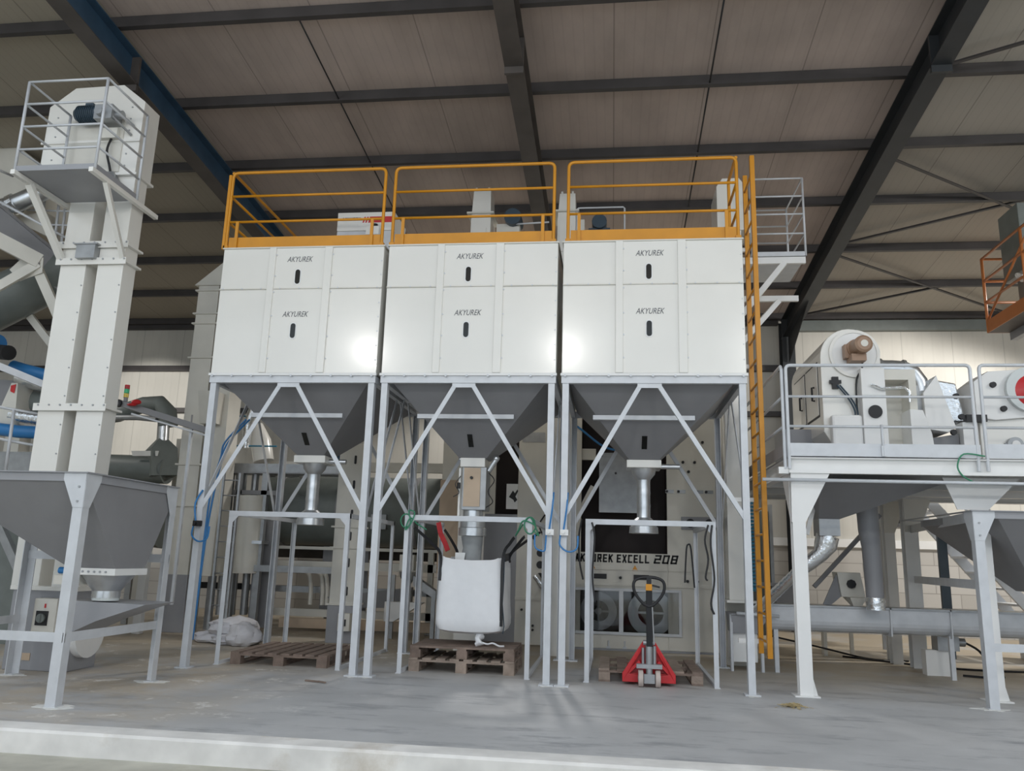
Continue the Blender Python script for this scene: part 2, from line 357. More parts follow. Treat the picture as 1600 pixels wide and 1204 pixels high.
# rafters with their columns (one welded portal half each)
RX = [-10.70, -5.92, -1.14, 3.64, 8.42]
wh = ['far left', 'left with blue web, passing behind the left bin', 'middle, coming down behind the middle bin',
      'right, ending in a column near the ladder', 'far right, outside the right edge']
for i, x in enumerate(RX):
    if i in (0, 4): continue
    wm = (None, BLUESTEEL, PRIMER, CHARCOAL)[i]; fm = (None, PRIMER, PRIMER, CHARCOAL)[i]
    r = thing('steel_rafter', 'dark steel roof rafter on the ' + wh[i] if i != 2 else 'dark brown steel roof rafter in the ' + wh[i], 'roof beam', (x, 16.85, 0), 'roof rafters')
    z0, z1 = rz(16.85) - .085, rz(-6.9) - .085
    part('web', MB().plate([(x - .006, 16.9, z0), (x - .006, -6.9, z1), (x - .006, -6.9, z1 - .34), (x - .006, 16.9, z0 - .40)], (.012, 0, 0)), wm, r)
    part('bottom_flange', MB().plate([(x - .11, 16.9, z0 - .40), (x + .11, 16.9, z0 - .40), (x + .11, -6.9, z1 - .34), (x - .11, -6.9, z1 - .34)], (0, 0, -.016)), fm, r)
    part('top_flange', MB().plate([(x - .11, 16.9, z0), (x + .11, 16.9, z0), (x + .11, -6.9, z1), (x - .11, -6.9, z1)], (0, 0, -.014)), wm, r)
    part('column', MB().ibeam((x, 16.88, 0), (x, 16.88, z0 - .02), .26, .30, .014, (0, 1, 0)), wm, r)
    part('haunch', MB().plate([(x - .006, 16.7, z0 - .40), (x - .006, 14.9, z0 - .22), (x - .006, 16.7, z0 - .95)], (.012, 0, 0)), wm, r)
    ys = 8.2 if i != 3 else 8.5
    part('splice_plate', MB().box(x - .11, ys, rz(ys) - .56, x + .11, ys + .04, rz(ys) - .1), fm, r)
ordn = ['at the eave', 'first up from the eave', 'second up from the eave', 'third up from the eave', 'fourth up from the eave', 'fifth up from the eave', 'sixth up from the eave, across the top of the view']
PY = [16.9, 15.35, 13.85, 12.25, 10.75, 9.27, 7.78]
for y, o in zip(PY, ordn):
    z = rz(y); solo('roof_purlin', MB().chan((-16.9, y, z), (16.9, y, z), .075, .155, .008, flip=-1).box(-16.9, y - .0375, z - .08, 16.9, y + .0375, z - .07) if False else
        MB().prof([(-.035, -.05), (.04, -.05), (.04, -.03), (.032, -.042), (-.027, -.042), (-.027, .075), (.04, .075), (.04, .083), (-.035, .083)], (16.9, y, z), (-16.9, y, z)), PURLIN,
        'dark steel roof purlin, ' + o, 'roof beam', 'roof purlins')
for k, xs in enumerate((-3.62, 1.2)):
    for j in range(6):
        a, b = PY[j], PY[j + 1]
        if a < 13 or True:
            n = ['lowest', 'second', 'third', 'fourth', 'fifth', 'topmost'][j]
            solo('sag_rod', MB().cyl((xs, a, rz(a) - .03), (xs, b, rz(b) - .03), .011, n=6), BLACK,
                 f'thin black tie rod between purlins in the {("left", "right")[k]} bay, {n} of its line', 'tie rod', 'sag rods')
def rp(px, py): # point just under the roof sheet behind a pixel
    d = (px - 800) / FPX * _r - (py - 602) / FPX * _u + _f
    t = (ZE - .05 + SL * 17 - CAMZ) / (d.z + SL * d.y); return V((0, 0, CAMZ)) + d * t
for (a, b, lab) in (((1393, 250), (1600, 335), 'upper one sloping down'), ((1320, 382), (1600, 315), 'upper one rising'),
                    ((1308, 401), (1600, 500), 'lower one sloping down'), ((1262, 492), (1480, 447), 'lowest, rising from the eave'), ((1478, 105), (1612, 66), 'topmost one in the corner')):
    p, q = rp(*a), rp(*b); solo('roof_brace', MB().angle(p, q, .05, .008), PURLIN, 'thin roof brace right of the right rafter, ' + lab, 'roof brace', 'wind braces')
for z, h, lab in ((6.28, .22, 'wide dark wall rail under the eave'), (5.27, .12, 'dark wall rail one step below the eave on the back wall'), (4.3, .1, 'dark wall rail across the middle of the back wall')):
    solo('wall_rail', MB().box(-16.9, YB - .14, z, 3.5, YB - .003, z + h), PURLIN, lab, 'wall rail', 'back wall rails')
solo('wall_rail', MB().box(3.78, YB - .14, 6.14, 16.9, YB - .003, 6.36), GREENG, 'grey green eave beam right of the right column', 'wall rail', 'back wall rails')
# ------------------------------------------------------------------ the three storage bins
BX = [-4.62, -2.588, -.555]; BW = 1.972; BF, BB, ZB, ZT = 8.55, 10.75, 3.245, 4.77
BN = ['left', 'middle', 'right']
BINL = ['left of the three white storage bins on a grey leg frame, above the bare pallet',
        'middle of the three white storage bins, above the hanging white bulk bag', 'right of the three white storage bins, above the red pallet jack, beside the yellow ladder']
for i, x0 in enumerate(BX):
    x1 = x0 + BW; xc = (x0 + x1) / 2 - .035
    t = thing('storage_bin', BINL[i], 'storage bin', (xc, BF + 1.1, 0), 'white storage bins')
    part('bin_body', MB().box(x0, BF, ZB, x1, BB, ZT), CREAM, t, bev=.008)
    s1, s2 = x0 + .315 * BW, x0 + .655 * BW
    # raised joint strips, one per panel joint
    for (a, b) in ((s1 - .035, s1 + .045), (s2 - .025, s2 + .065)):
        part('joint_strip', MB().box(a, BF - .024, ZB + .004, b, BF + .002, ZT - .004), CREAM, t, bev=.004)
    part('centre_panel', MB().box(s1 + .045, BF - .006, ZB + .006, s2 - .025, BF + .002, ZT - .006), CREAM, t)
    part('seam_flange', MB().box(x0, BF - .016, 4.255, x1, BF + .002, 4.268), CREAM2, t)
    part('roof_edge', MB().box(x0 - .012, BF - .014, ZT - .004, x1 + .012, BB + .012, ZT + .012), CREAM2, t)
    bolts(t, [(s1 + .052, BF - .006, z) for z in (3.42, 3.68, 3.93, 4.22, 4.42, 4.68)] + [(s2 + .072, BF, z) for z in (3.42, 3.68, 3.93, 4.22, 4.42, 4.68)], .010, SILVER)
    bolts(t, [(x0 + .05 + k * (BW - .1) / 8, BF - .016, 4.262) for k in range(9)], .009, SILVER)
    bolts(t, [(x1 - .02, BF, 3.4 + k * .17) for k in range(8)], .008, SILVER)
    for z, zt in ((4.405, 4.595), (3.748, 3.92)):
        o = part('sight_window', pill(xc, BF - .006, z, .058, .176, -.008), GLASS, t)
        r = pill(xc, BF - .006, z, .084, .204, -.004); part('window_rim', r, WHITE, o)
        part('lettering', font_mb('AKYUREK', xc - .145, BF - .0075, zt - .005, .315, .066, .32, .004), LETTER, t)
    part('lower_flange', MB().box(x0 - .01, BF - .03, 3.215, x1 + .01, BF + .01, 3.243), WHITE, t)
    bolts(t, [(x0 + .04 + k * (BW - .08) / 8, BF - .03, 3.212) for k in range(9)], .014, SILVER)
    # carrying frame
    yf, yb = BF + .03, BB - .03
    part('frame_beam', MB().box(x0, BF - .01, 3.135, x1, BF + .05, 3.215), SILVER, t)
    part('frame_beam', MB().box(x0, BB - .05, 3.135, x1, BB + .01, 3.215), SILVER, t)
    for xx in (x0, x1 - .06): part('frame_beam', MB().box(xx, BF + .05, 3.135, xx + .06, BB - .05, 3.215), SILVER, t)
    for xx, sx in ((x0 + .012, 1), (x1 - .012, -1)):
        for yy, sy in ((BF, 1), (BB, -1)):
            poly = [(0, 0), (.085, 0), (.085, .008), (.008, .008), (.008, .062), (.085, .062), (.085, .07), (0, .07)]
            lg = MB(); pts = [(xx + sx * .07 - sx * b, yy + sy * a) for a, b in poly]; lg.rings([[(a, b, .012) for a, b in pts], [(a, b, 3.136) for a, b in pts]], True, False)
            l = part('leg', lg, SILVER, t)
            cx, cy = xx + sx * .035, yy + sy * .04
            part('foot_plate', MB().box(cx - .075, cy - .075, 0, cx + .075, cy + .075, .014), SILVER, l)
            gp = [(cx + .075 * math.cos(a) * R.uniform(.8, 1.0), cy + .13 * math.sin(a) * R.uniform(.7, 1.2), .0005) for a in [k * math.pi / 7 for k in range(14)]]
            part('grout_patch', MB().plate(gp, (0, 0, .004)), GROUT, l)
    # A shaped braces on the four sides
    a = .048
    for yy, n in ((BF + .004, -1), (BB - .012, 1)):
        part('brace', MB().bar((xc - .085, yy, 3.12), (x0 + .05, yy, 1.72), .012, a, (0, 1, 0)) if False else MB().prof([(-a / 2, 0), (a / 2, 0), (a / 2, .008), (-a / 2 + .008, .008), (-a / 2 + .008, .04), (-a / 2, .04)], (xc - .09, yy, 3.13), (x0 + .05, yy, 1.70), (0, 1, 0)), SILVER, t)
        part('brace', MB().prof([(-a / 2, 0), (a / 2, 0), (a / 2, .008), (-a / 2 + .008, .008), (-a / 2 + .008, .04), (-a / 2, .04)], (xc + .09, yy, 3.13), (x1 - .05, yy, 1.70), (0, 1, 0)), SILVER, t)
        part('gusset_plate', MB().box(xc - .13, yy - .004, 3.085, xc + .13, yy + .004, 3.15), SILVER, t)
    ym = (BF + BB) / 2
    for xx in (x0 + .02, x1 - .02):
        for yq in (BF + .06, BB - .06):
            part('brace', MB().bar((xx, ym + (.09 if yq > ym else -.09), 3.13), (xx, yq, 1.70), .01, .05), SILVER, t)
    # hopper
    hx, hy = xc - .03, 9.65; q = .165
    ho = part('hopper', MB().frustum((hx - q, hy - q, hx + q, hy + q), 2.415, (x0 + .075, BF + .055, x1 - .075, BB - .055), 3.2), DKGREY, t)
    yz = lambda z: hy - q - (z - 2.415) / (3.2 - 2.415) * (hy - q - BF - .055)
    part('stiffener', MB().box(hx - .585, yz(2.84) - .035, 2.81, hx + .545, yz(2.84) + .03, 2.86), SILVER, t)
    wz0, wz1 = 2.53, 2.66
    part('hopper_window', MB().plate([(hx - .03, yz(wz0) - .004, wz0), (hx + .03, yz(wz0) - .004, wz0), (hx + .03, yz(wz1) - .004, wz1), (hx - .03, yz(wz1) - .004, wz1)], (0, -.006, 0)), GLASS, ho)
    if i != 1:
        part('outlet_box', MB().box(hx - .20, hy - .20, 2.33, hx + .20, hy + .20, 2.42), CREAM, t, bev=.006)
        part('slide_gate_cylinder', MB().cyl((hx + .2, hy - .05, 2.36), (hx + .42, hy - .05, 2.36), .03), GALV, t)
        part('spout_cone', MB().tube([(hx, hy, 2.33), (hx, hy, 2.27), (hx, hy, 2.2)], [.15, .135, .078], 20), GALV, t)
        part('spout_pipe', MB().tube([(hx, hy, 2.2 - k * .03) for k in range(16)], [.078 + (.003 if k % 5 == 0 else 0) for k in range(16)], 20), GALV, t)
        part('filling_head', MB().tube([(hx, hy, 1.76), (hx, hy, 1.72), (hx, hy, 1.705), (hx, hy, 1.66), (hx, hy, 1.655), (hx, hy, 1.58)], [.085, .13, .15, .15, .165, .17], 24), GALV, t)
    else:
        part('outlet_box', MB().box(hx - .15, hy - .17, 2.31, hx + .15, hy + .17, 2.42), CREAM, t, bev=.006)
        part('weigher_body', MB().box(hx - .12, hy - .15, 1.80, hx + .17, hy + .18, 2.31), STEEL, t, bev=.005)
        fp = part('weigher_front', MB().box(hx - .10, hy - .162, 1.84, hx + .10, hy - .15, 2.30), PLY, t, label='beige front plate')
        part('knob', MB().cyl((hx - .005, hy - .162, 2.18), (hx - .005, hy - .19, 2.18), .018), BLACK, fp)
        part('side_bracket', MB().box(hx - .17, hy - .12, 1.72, hx - .145, hy - .09, 2.3), CREAM, t)
        part('valve', MB().cyl((hx + .19, hy - .1, 2.27), (hx + .28, hy - .12, 2.41), .032).sphere((hx + .28, hy - .12, 2.42), .04), GALV, t)
        part('valve', MB().cyl((hx - .16, hy - .12, 2.40), (hx - .12, hy - .12, 2.46), .03), GALV, t)
        part('sensor_cable', MB().tube(spline([(hx + .2, hy - .15, 2.24), (hx + .27, hy - .16, 2.15), (hx + .2, hy - .17, 2.02), (hx + .26, hy - .17, 1.9), (hx + .18, hy - .16, 1.83)]), .006, 5), BLACK, t)
        part('sensor_cable', MB().tube(spline([(hx - .14, hy - .15, 2.2), (hx - .2, hy - .16, 2.1), (hx - .15, hy - .17, 2.0), (hx - .22, hy - .17, 1.95)]), .006, 5), BLACK, t)
        part('sensor', MB().cyl((hx - .16, hy - .16, 2.12), (hx - .16, hy - .16, 2.05), .02), BLACK, t)
        part('filling_head', MB().tube([(hx, hy, 1.80), (hx, hy, 1.70), (hx, hy, 1.69), (hx, hy, 1.60), (hx, hy, 1.59), (hx, hy, 1.5)], [.12, .12, .15, .15, .165, .165], 24), GALV, t)
        part('canvas_sleeve', MB().tube([(hx + .0, hy, 1.5), (hx + .01, hy, 1.35), (hx - .01, hy, 1.22), (hx, hy, 1.12)], [.135, .115, .125, .10], 16), CANVAS, t)
        part('sleeve_plate', MB().plate([(hx - .17, hy - .14, 1.3), (hx - .05, hy - .14, 1.3), (hx - .08, hy - .14, 1.08), (hx - .17, hy - .14, 1.08)], (0, .01, 0)), WHITE, t)
    # compressed air fittings on the front legs
    for xx, only in ((x0 + .05, (0, 2)), (x1 - .04, (1,))):
        if i in only:
            sg = -1 if only == (1,) else 1
            v = part('air_valve', MB().box(xx - .035, BF - .06, 1.50, xx + .05, BF - .005, 1.56).cyl((xx, BF - .06, 1.53), (xx, BF - .09, 1.53), .015), BLACK if i == 0 else WHITE, t)
            part('air_hose', MB().tube(spline([(xx - .02, BF - .03, 1.56), (xx - .05, BF - .02, 1.75), (xx + .02, BF - .015, 1.9)] if i == 0 else [(xx, BF - .03, 1.56), (xx + .03, BF - .02, 1.8), (xx + .035, BF + .05, 1.95)]), .010, 6), BLUE, v)
            part('air_hose', MB().tube(spline([(xx - .03, BF - .04, 1.51), (xx - .035, BF - .05, 1.40), (xx + sg * .05, BF - .05, 1.335), (xx + sg * .14, BF - .04, 1.37), (xx + sg * .15, BF - .03, 1.5)]), .009, 6), BLUE, v)
# ------------------------------------------------------------------ yellow guard rails standing on the bins
GX = [(-4.63, -2.70), (-2.575, -.675), (-.51, 1.385)]
for i, (a, b) in enumerate(GX):
    t = thing('guard_rail', ['yellow guard rail with a long side return, on the left white bin', 'yellow guard rail on top of the middle white bin', 'yellow guard rail on the right white bin, next to the ladder'][i], 'guard rail', ((a + b) / 2, BF + .05, ZT + .012), 'yellow guard rails')
    y = BF + .05; r = .019; zt = 5.78; rr = .07
    part('top_rail', MB().tube([(a, y, 4.79), (a, y, zt - rr)] + bez((a, y, zt - rr), (a, y, zt), (a + rr, y, zt), 5)[1:] + [(b - rr, y, zt)] + bez((b - rr, y, zt), (b, y, zt), (b, y, zt - rr), 5)[1:] + [(b, y, 4.79)], r, 10), YELLOW, t)
    for z in (5.47, 5.135): part('mid_rail', MB().tube([(a, y, z), (b, y, z)], .016, 8), YELLOW, t)
    part('toe_board', MB().box(a + .03, y - .004, 4.80, b - .02, y + .004, 4.935), YELLOW, t)
    for xx in (a + .125, b - .125): part('stub_post', MB().box(xx - .018, y - .025, 4.785, xx + .018, y - .008, 5.13), YELLOW, t)
    for xx in (a, b): part('foot_bracket', MB().box(xx - .03, y - .02, ZT + .012, xx + .03, y + .03, ZT + .06), YELLOW, t)
    if i == 0:
        yb = BB - .1
        part('side_rail', MB().tube([(a, y, zt)] + [(a, yb - rr, zt)] + bez((a, yb - rr, zt), (a, yb, zt), (a, yb, zt - rr), 5)[1:] + [(a, yb, 4.79)], r, 10), YELLOW, t)
        for z in (5.47, 5.135): part('side_rail', MB().tube([(a, y, z), (a, yb, z)], .016, 8), YELLOW, t)
        part('post', MB().box(a - .045, y - .02, 4.785, a - .012, y + .02, 5.75), YELLOW, t)
        part('toe_board', MB().box(a - .004, y + .03, 4.80, a + .004, yb, 4.90), YELLOW, t)
        part('post', MB().tube([(a + .02, y + .45, 4.785), (a + .02, y + .45, 5.13)], .018, 8), YELLOW, t)
    if i == 2:
        yb = 9.2
        part('side_rail', MB().tube([(b, y, zt), (b, yb, zt), (b, yb, 4.79)], r, 10), YELLOW, t)
        for z in (5.47, 5.135): part('side_rail', MB().tube([(b, y, z), (b, yb, z)], .016, 8), YELLOW, t)
# ------------------------------------------------------------------ yellow ladder beside the right bin
t = thing('wall_ladder', 'tall yellow steel ladder standing upright beside the right white bin', 'ladder', (1.65, 9.45, .28))
for y in (9.2, 9.72): part('stringer', MB().box(1.64, y - .03, .29, 1.692, y + .03, 6.1), YELLOW, t)
for k in range(20): part('rung', MB().cyl((1.655, 9.2, .45 + k * .285), (1.655, 9.72, .45 + k * .285), .013, n=8), YELLOW, t)
for z in (.42, 2.0, 3.6, 5.1): part('wall_bracket', MB().bar((1.42, 9.72, z), (1.66, 9.72, z), .04, .05), WHITE, t)
# ------------------------------------------------------------------ bag filling frames under the bins
FX = [(-4.40, -2.955), (-2.315, -.875), (-.29, 1.10)]
FL = ['grey steel bag frame around the bare pallet, under the left bin', 'grey steel bag frame holding the white bulk bag, under the middle bin', 'grey steel bag frame around the pallet jack, under the right bin']
for i, (a, b) in enumerate(FX):
    t = thing('bag_frame', FL[i], 'bag frame', ((a + b) / 2, 9.9, 0), 'bag filling frames'); yf, yb, zt = 8.92, 10.86, 1.695
    for xx, s in ((a, 1), (b, -1)):
        for yy, s2 in ((yf, 1), (yb, -1)):
            lg = MB(); pts = [(xx, yy), (xx + s * .05, yy), (xx + s * .05, yy + s2 * .006), (xx + s * .006, yy + s2 * .006), (xx + s * .006, yy + s2 * .05), (xx, yy + s2 * .05)]
            lg.rings([[(p, q, .008) for p, q in pts], [(p, q, zt) for p, q in pts]], True, False); l = part('post', lg, SILVER, t)
            part('foot_plate', MB().box(xx - .03 + s * .02, yy - .03 + s2 * .02, 0, xx + .03 + s * .02, yy + .03 + s2 * .02, .01), SILVER, l)
        part('side_bar', MB().box(xx, yf, zt - .05, xx + s * .05, yb, zt), SILVER, t)
        part('floor_bar', MB().box(xx + s * .006, yf + .05, .0, xx + s * .046, yb - .05, .035), SILVER, t)
        part('corner_plate', MB().plate([(xx + s * .05, yf - .002, zt - .05), (xx + s * .12, yf - .002, zt - .05), (xx + s * .05, yf - .002, zt - .13)], (0, .005, 0)), SILVER, t)
    part('front_bar', MB().box(a, yf - .004, zt - .055, b, yf + .05, zt + .002), SILVER, t)
# ------------------------------------------------------------------ white bulk bag hanging in the middle frame
def bulk_bag():
    x0, x1, y0, y1 = -1.975, -1.225, 9.28, 10.0; cx, cy = (x0 + x1) / 2, (y0 + y1) / 2
    t = thing('bulk_bag', 'white woven bulk bag hanging open by black straps above the stacked pallets', 'bulk bag', (cx, cy, .36))
    n = 64; rs = []
    lv = [(.395, .55), (.40, .80), (.425, .97), (.48, 1.035), (.56, 1.05), (.70, 1.04), (.86, 1.015), (1.0, 1.0), (1.12, .99), (1.2, .985), (1.27, .98)]
    for z, s in lv:
        ring = []
        for k in range(n):
            a = 2 * math.pi * k / n; ca, sa = math.cos(a), math.sin(a); e = .22
            px = math.copysign(abs(ca) ** e, ca); py = math.copysign(abs(sa) ** e, sa)
            corner = min(1, (abs(px) * abs(py)) ** 3)
            bul = .05 * math.sin(math.pi * min(1, max(0, (z - .42) / .8))) * (1 - corner)
            f = s + bul * .5
            w = noise.noise(V((px * 1.7, py * 1.7, z * 2.2))) * .022
            zz = z
            if z > 1.1: zz = z - (z - 1.1) / .17 * .055 * (1 - corner) + noise.noise(V((a * 5, 2, z))) * .008
            if z < .5: zz = z + corner * .03
            ring.append((cx + px * f * .375 + w * px, cy + py * f * .36 + w * py, zz))
        rs.append(ring)
    inner = [[(cx + (p[0] - cx) * .985, cy + (p[1] - cy) * .985, p[2] - (.0 if k == 0 else .0)) for p in rs[-1 - k]] for k in range(0, 6)]
    part('bag_body', MB().rings(rs + inner, False).add(rs[0], [tuple(range(n))]), BAG, t)
    # discharge spout tied under the bag
    sp = part('spout_tie', MB().tube([(cx + .1, cy - .2, .41), (cx + .11, cy - .24, .375), (cx + .09, cy - .29, .35), (cx + .12, cy - .30, .305), (cx + .07, cy - .31, .285)], [.03, .055, .03, .05, .02], 9), BAG, t)
    part('tie_cord', MB().tube(spline([(cx + .1, cy - .3, .33), (cx + .2, cy - .3, .30), (cx + .27, cy - .31, .312), (cx + .34, cy - .31, .285), (cx + .4, cy - .33, .287)]), .010, 6), BAG, sp)
    # lifting straps: black webbing up to the frame
    for pts in ([(x0 + .015, y0 - .004, .98), (x0 + .012, y0 - .006, 1.27), (x0 - .08, y0 - .12, 1.40), (x0 - .24, y0 - .30, 1.56)],
                [(x1 - .01, y0 - .004, .50), (x1 - .012, y0 - .02, .8), (x1 - .008, y0 - .01, 1.27), (x1 + .08, y0 - .1, 1.42), (x1 + .13, y0 - .15, 1.48)],
                [(x1 + .0, y1 - .25, 1.2), (x1 + .02, y1 - .3, 1.29), (x1 + .16, y1 - .5, 1.45), (x1 + .22, y1 - .62, 1.50)],
                [(x0 + .05, y1 - .02, 1.2), (x0 + .08, y1 - .05, 1.30), (x0 - .05, y1 + .2, 1.45), (x0 - .25, y1 + .7, 1.60)],
                [(x1 - .02, y1 - .02, 1.2), (x1 - .02, y1, 1.30), (x1 + .12, y1 + .3, 1.45), (x1 + .28, y1 + .75, 1.60)]):
        mb = MB(); pp = spline(pts, 5)
        for k in range(len(pp) - 1): mb.bar(pp[k], pp[k + 1], .034, .006, (0, -1, .2))
        part('strap', mb, BLACK, t)
    part('strap', MB().bar((x1, y0 + .1, 1.255), (x1 + .005, y0 + .35, 1.27), .012, .09), BLACK, t)
    part('corner_seam', MB().tube([(x1 + .008, y0 + .012, .42), (x1 + .02, y0 + .015, .5), (x1 - .004, y0 + .01, .75), (x1 + .004, y0 + .01, 1.0), (x1 + .004, y0 + .008, 1.25)], .006, 6), MBLUE, t)
bulk_bag()
def rope(name, pts, r, m, lab, cat='rope', group=None):
    return solo(name, MB().tube(spline(pts, 5), r, 6), m, lab, cat, group)
def loop(c, rx, rzv, dy=.01, n=10, tilt=0):
    return [(c[0] + rx * math.cos(2 * math.pi * k / n + tilt), c[1] + dy * math.sin(k), c[2] + rzv * math.sin(2 * math.pi * k / n + tilt)) for k in range(n + 1)]
k1 = (-2.30, 8.905, 1.63)
rope('tie_rope', loop(k1, .055, .075) + [(-2.27, 8.9, 1.74), (-2.2, 8.89, 1.72), (-2.24, 8.9, 1.60), (-2.30, 8.9, 1.53), (-2.25, 8.9, 1.66), (-2.18, 8.96, 1.6), (-2.08, 9.0, 1.54)], .008, GREEN, 'green twine knotted to the left post of the middle bag frame')
k2 = (-.90, 8.905, 1.61)
rope('tie_rope', loop(k2, .06, .09) + [(-.97, 8.9, 1.66), (-1.03, 8.95, 1.56), (-1.07, 9.05, 1.5), (-.98, 8.95, 1.62), (-.9, 8.9, 1.70), (-.84, 8.9, 1.60), (-.80, 8.9, 1.50), (-.86, 8.9, 1.56)], .008, GREEN, 'green twine knotted to the right post of the middle bag frame')
mb = MB(); pp = [(-2.14, 9.9, 1.66), (-2.10, 9.86, 1.53), (-2.02, 9.8, 1.40), (-1.98, 9.77, 1.32)]
for k in range(3): mb.bar(pp[k], pp[k + 1], .06, .012, (0, -1, 0))
solo('strap_loop', mb, RED, 'red lifting strap hanging at the left inside the middle bag frame', 'strap')
for pts, lab in (([(-.33, 8.9, 1.69), (-.36, 8.89, 1.5), (-.35, 8.885, 1.25), (-.31, 8.885, 1.05)], 'black cord hanging outside the left post of the right bag frame'),
                 ([(-.22, 8.9, 1.66), (-.19, 8.89, 1.5), (-.21, 8.885, 1.1), (-.18, 8.885, .82)], 'black cord hanging inside the left post of the right bag frame'),
                 ([(.77, 8.96, 1.05), (.79, 8.96, 1.38), (.81, 8.96, 1.45), (.84, 8.96, 1.40), (.87, 8.96, 1.0)], 'black cord hanging as a loop left of the right post of the right bag frame'),
                 ([(1.02, 8.9, 1.66), (.98, 8.89, 1.5), (1.01, 8.885, 1.3), (.98, 8.885, 1.12), (1.0, 8.885, 1.08)], 'shorter knotted black cord at the right post of the right bag frame'),
                 ([(1.06, 8.9, 1.66), (1.04, 8.89, 1.45), (1.07, 8.885, 1.1), (1.03, 8.885, .85), (1.06, 8.885, .74), (1.03, 8.885, .8)], 'longest black cord, ending in a loop, at the right post of the right bag frame')):
    rope('hanging_cord', pts, .010, BLACK, lab, 'cord', 'hanging cords')
# ------------------------------------------------------------------ pallets
def pallet(x0, y0, z0, W, D, H, label, m, nb, along='y', gap=.35, solid=False, m2=None, thick=.02):
    t = thing('pallet', label, 'pallet', (x0 + W / 2, y0 + D / 2, z0), 'wooden pallets'); m2 = m2 or m
    bh = H - 3 * thick
    if along == 'y':      # deck boards run away from the viewer, stringers left to right
        bw = W / (nb + (nb - 1) * gap)
        for k in range(nb):
            xx = x0 + k * bw * (1 + gap); part('deck_board', MB().box(xx, y0 + R.uniform(-.01, .01), z0 + H - thick, xx + bw, y0 + D + R.uniform(-.01, .01), z0 + H), m if k % 2 else m2, t)
        for yy in (y0, y0 + D / 2 - .05, y0 + D - .1): part('stringer', MB().box(x0, yy, z0 + H - 2 * thick, x0 + W, yy + .1, z0 + H - thick), m, t)
    else:
        bw = D / (nb + (nb - 1) * gap)
        for k in range(nb):
            yy = y0 + k * bw * (1 + gap); part('deck_board', MB().box(x0 + R.uniform(-.01, .01), yy, z0 + H - thick, x0 + W + R.uniform(-.01, .01), yy + bw, z0 + H), m if k % 2 else m2, t)
        for xx in (x0, x0 + W / 2 - .05, x0 + W - .1): part('stringer', MB().box(xx, y0, z0 + H - 2 * thick, xx + .1, y0 + D, z0 + H - thick), m, t)
    for xx in (x0, x0 + W / 2 - .06, x0 + W - .12):
        for yy in (y0, y0 + D / 2 - .05, y0 + D - .1): part('block', MB().box(xx, yy, z0 + thick, xx + .12, yy + .1, z0 + H - 2 * thick), m2, t)
        part('bottom_board', MB().box(xx, y0, z0, xx + .12, y0 + D, z0 + thick), m, t)
    return t
pallet(-4.27, 9.03, 0, 1.13, 1.15, .135, 'bare wooden pallet with gapped boards on the floor under the left bin', WOOD, 8, 'y', .42)
pallet(-2.24, 9.14, 0, 1.18, .82, .145, 'lower wooden pallet of the stack under the hanging bulk bag', WOOD2, 8, 'y', .5)
tp = pallet(-2.235, 9.16, .146, 1.17, .80, .125, 'upper wooden pallet with a closed deck directly under the hanging bulk bag', WOOD, 5, 'x', .01)
pallet(-.14, 9.05, 0, 1.09, 1.12, .135, 'worn wooden pallet with the red pallet jack pushed into it', WOOD, 6, 'y', .75, m2=WOOD2)
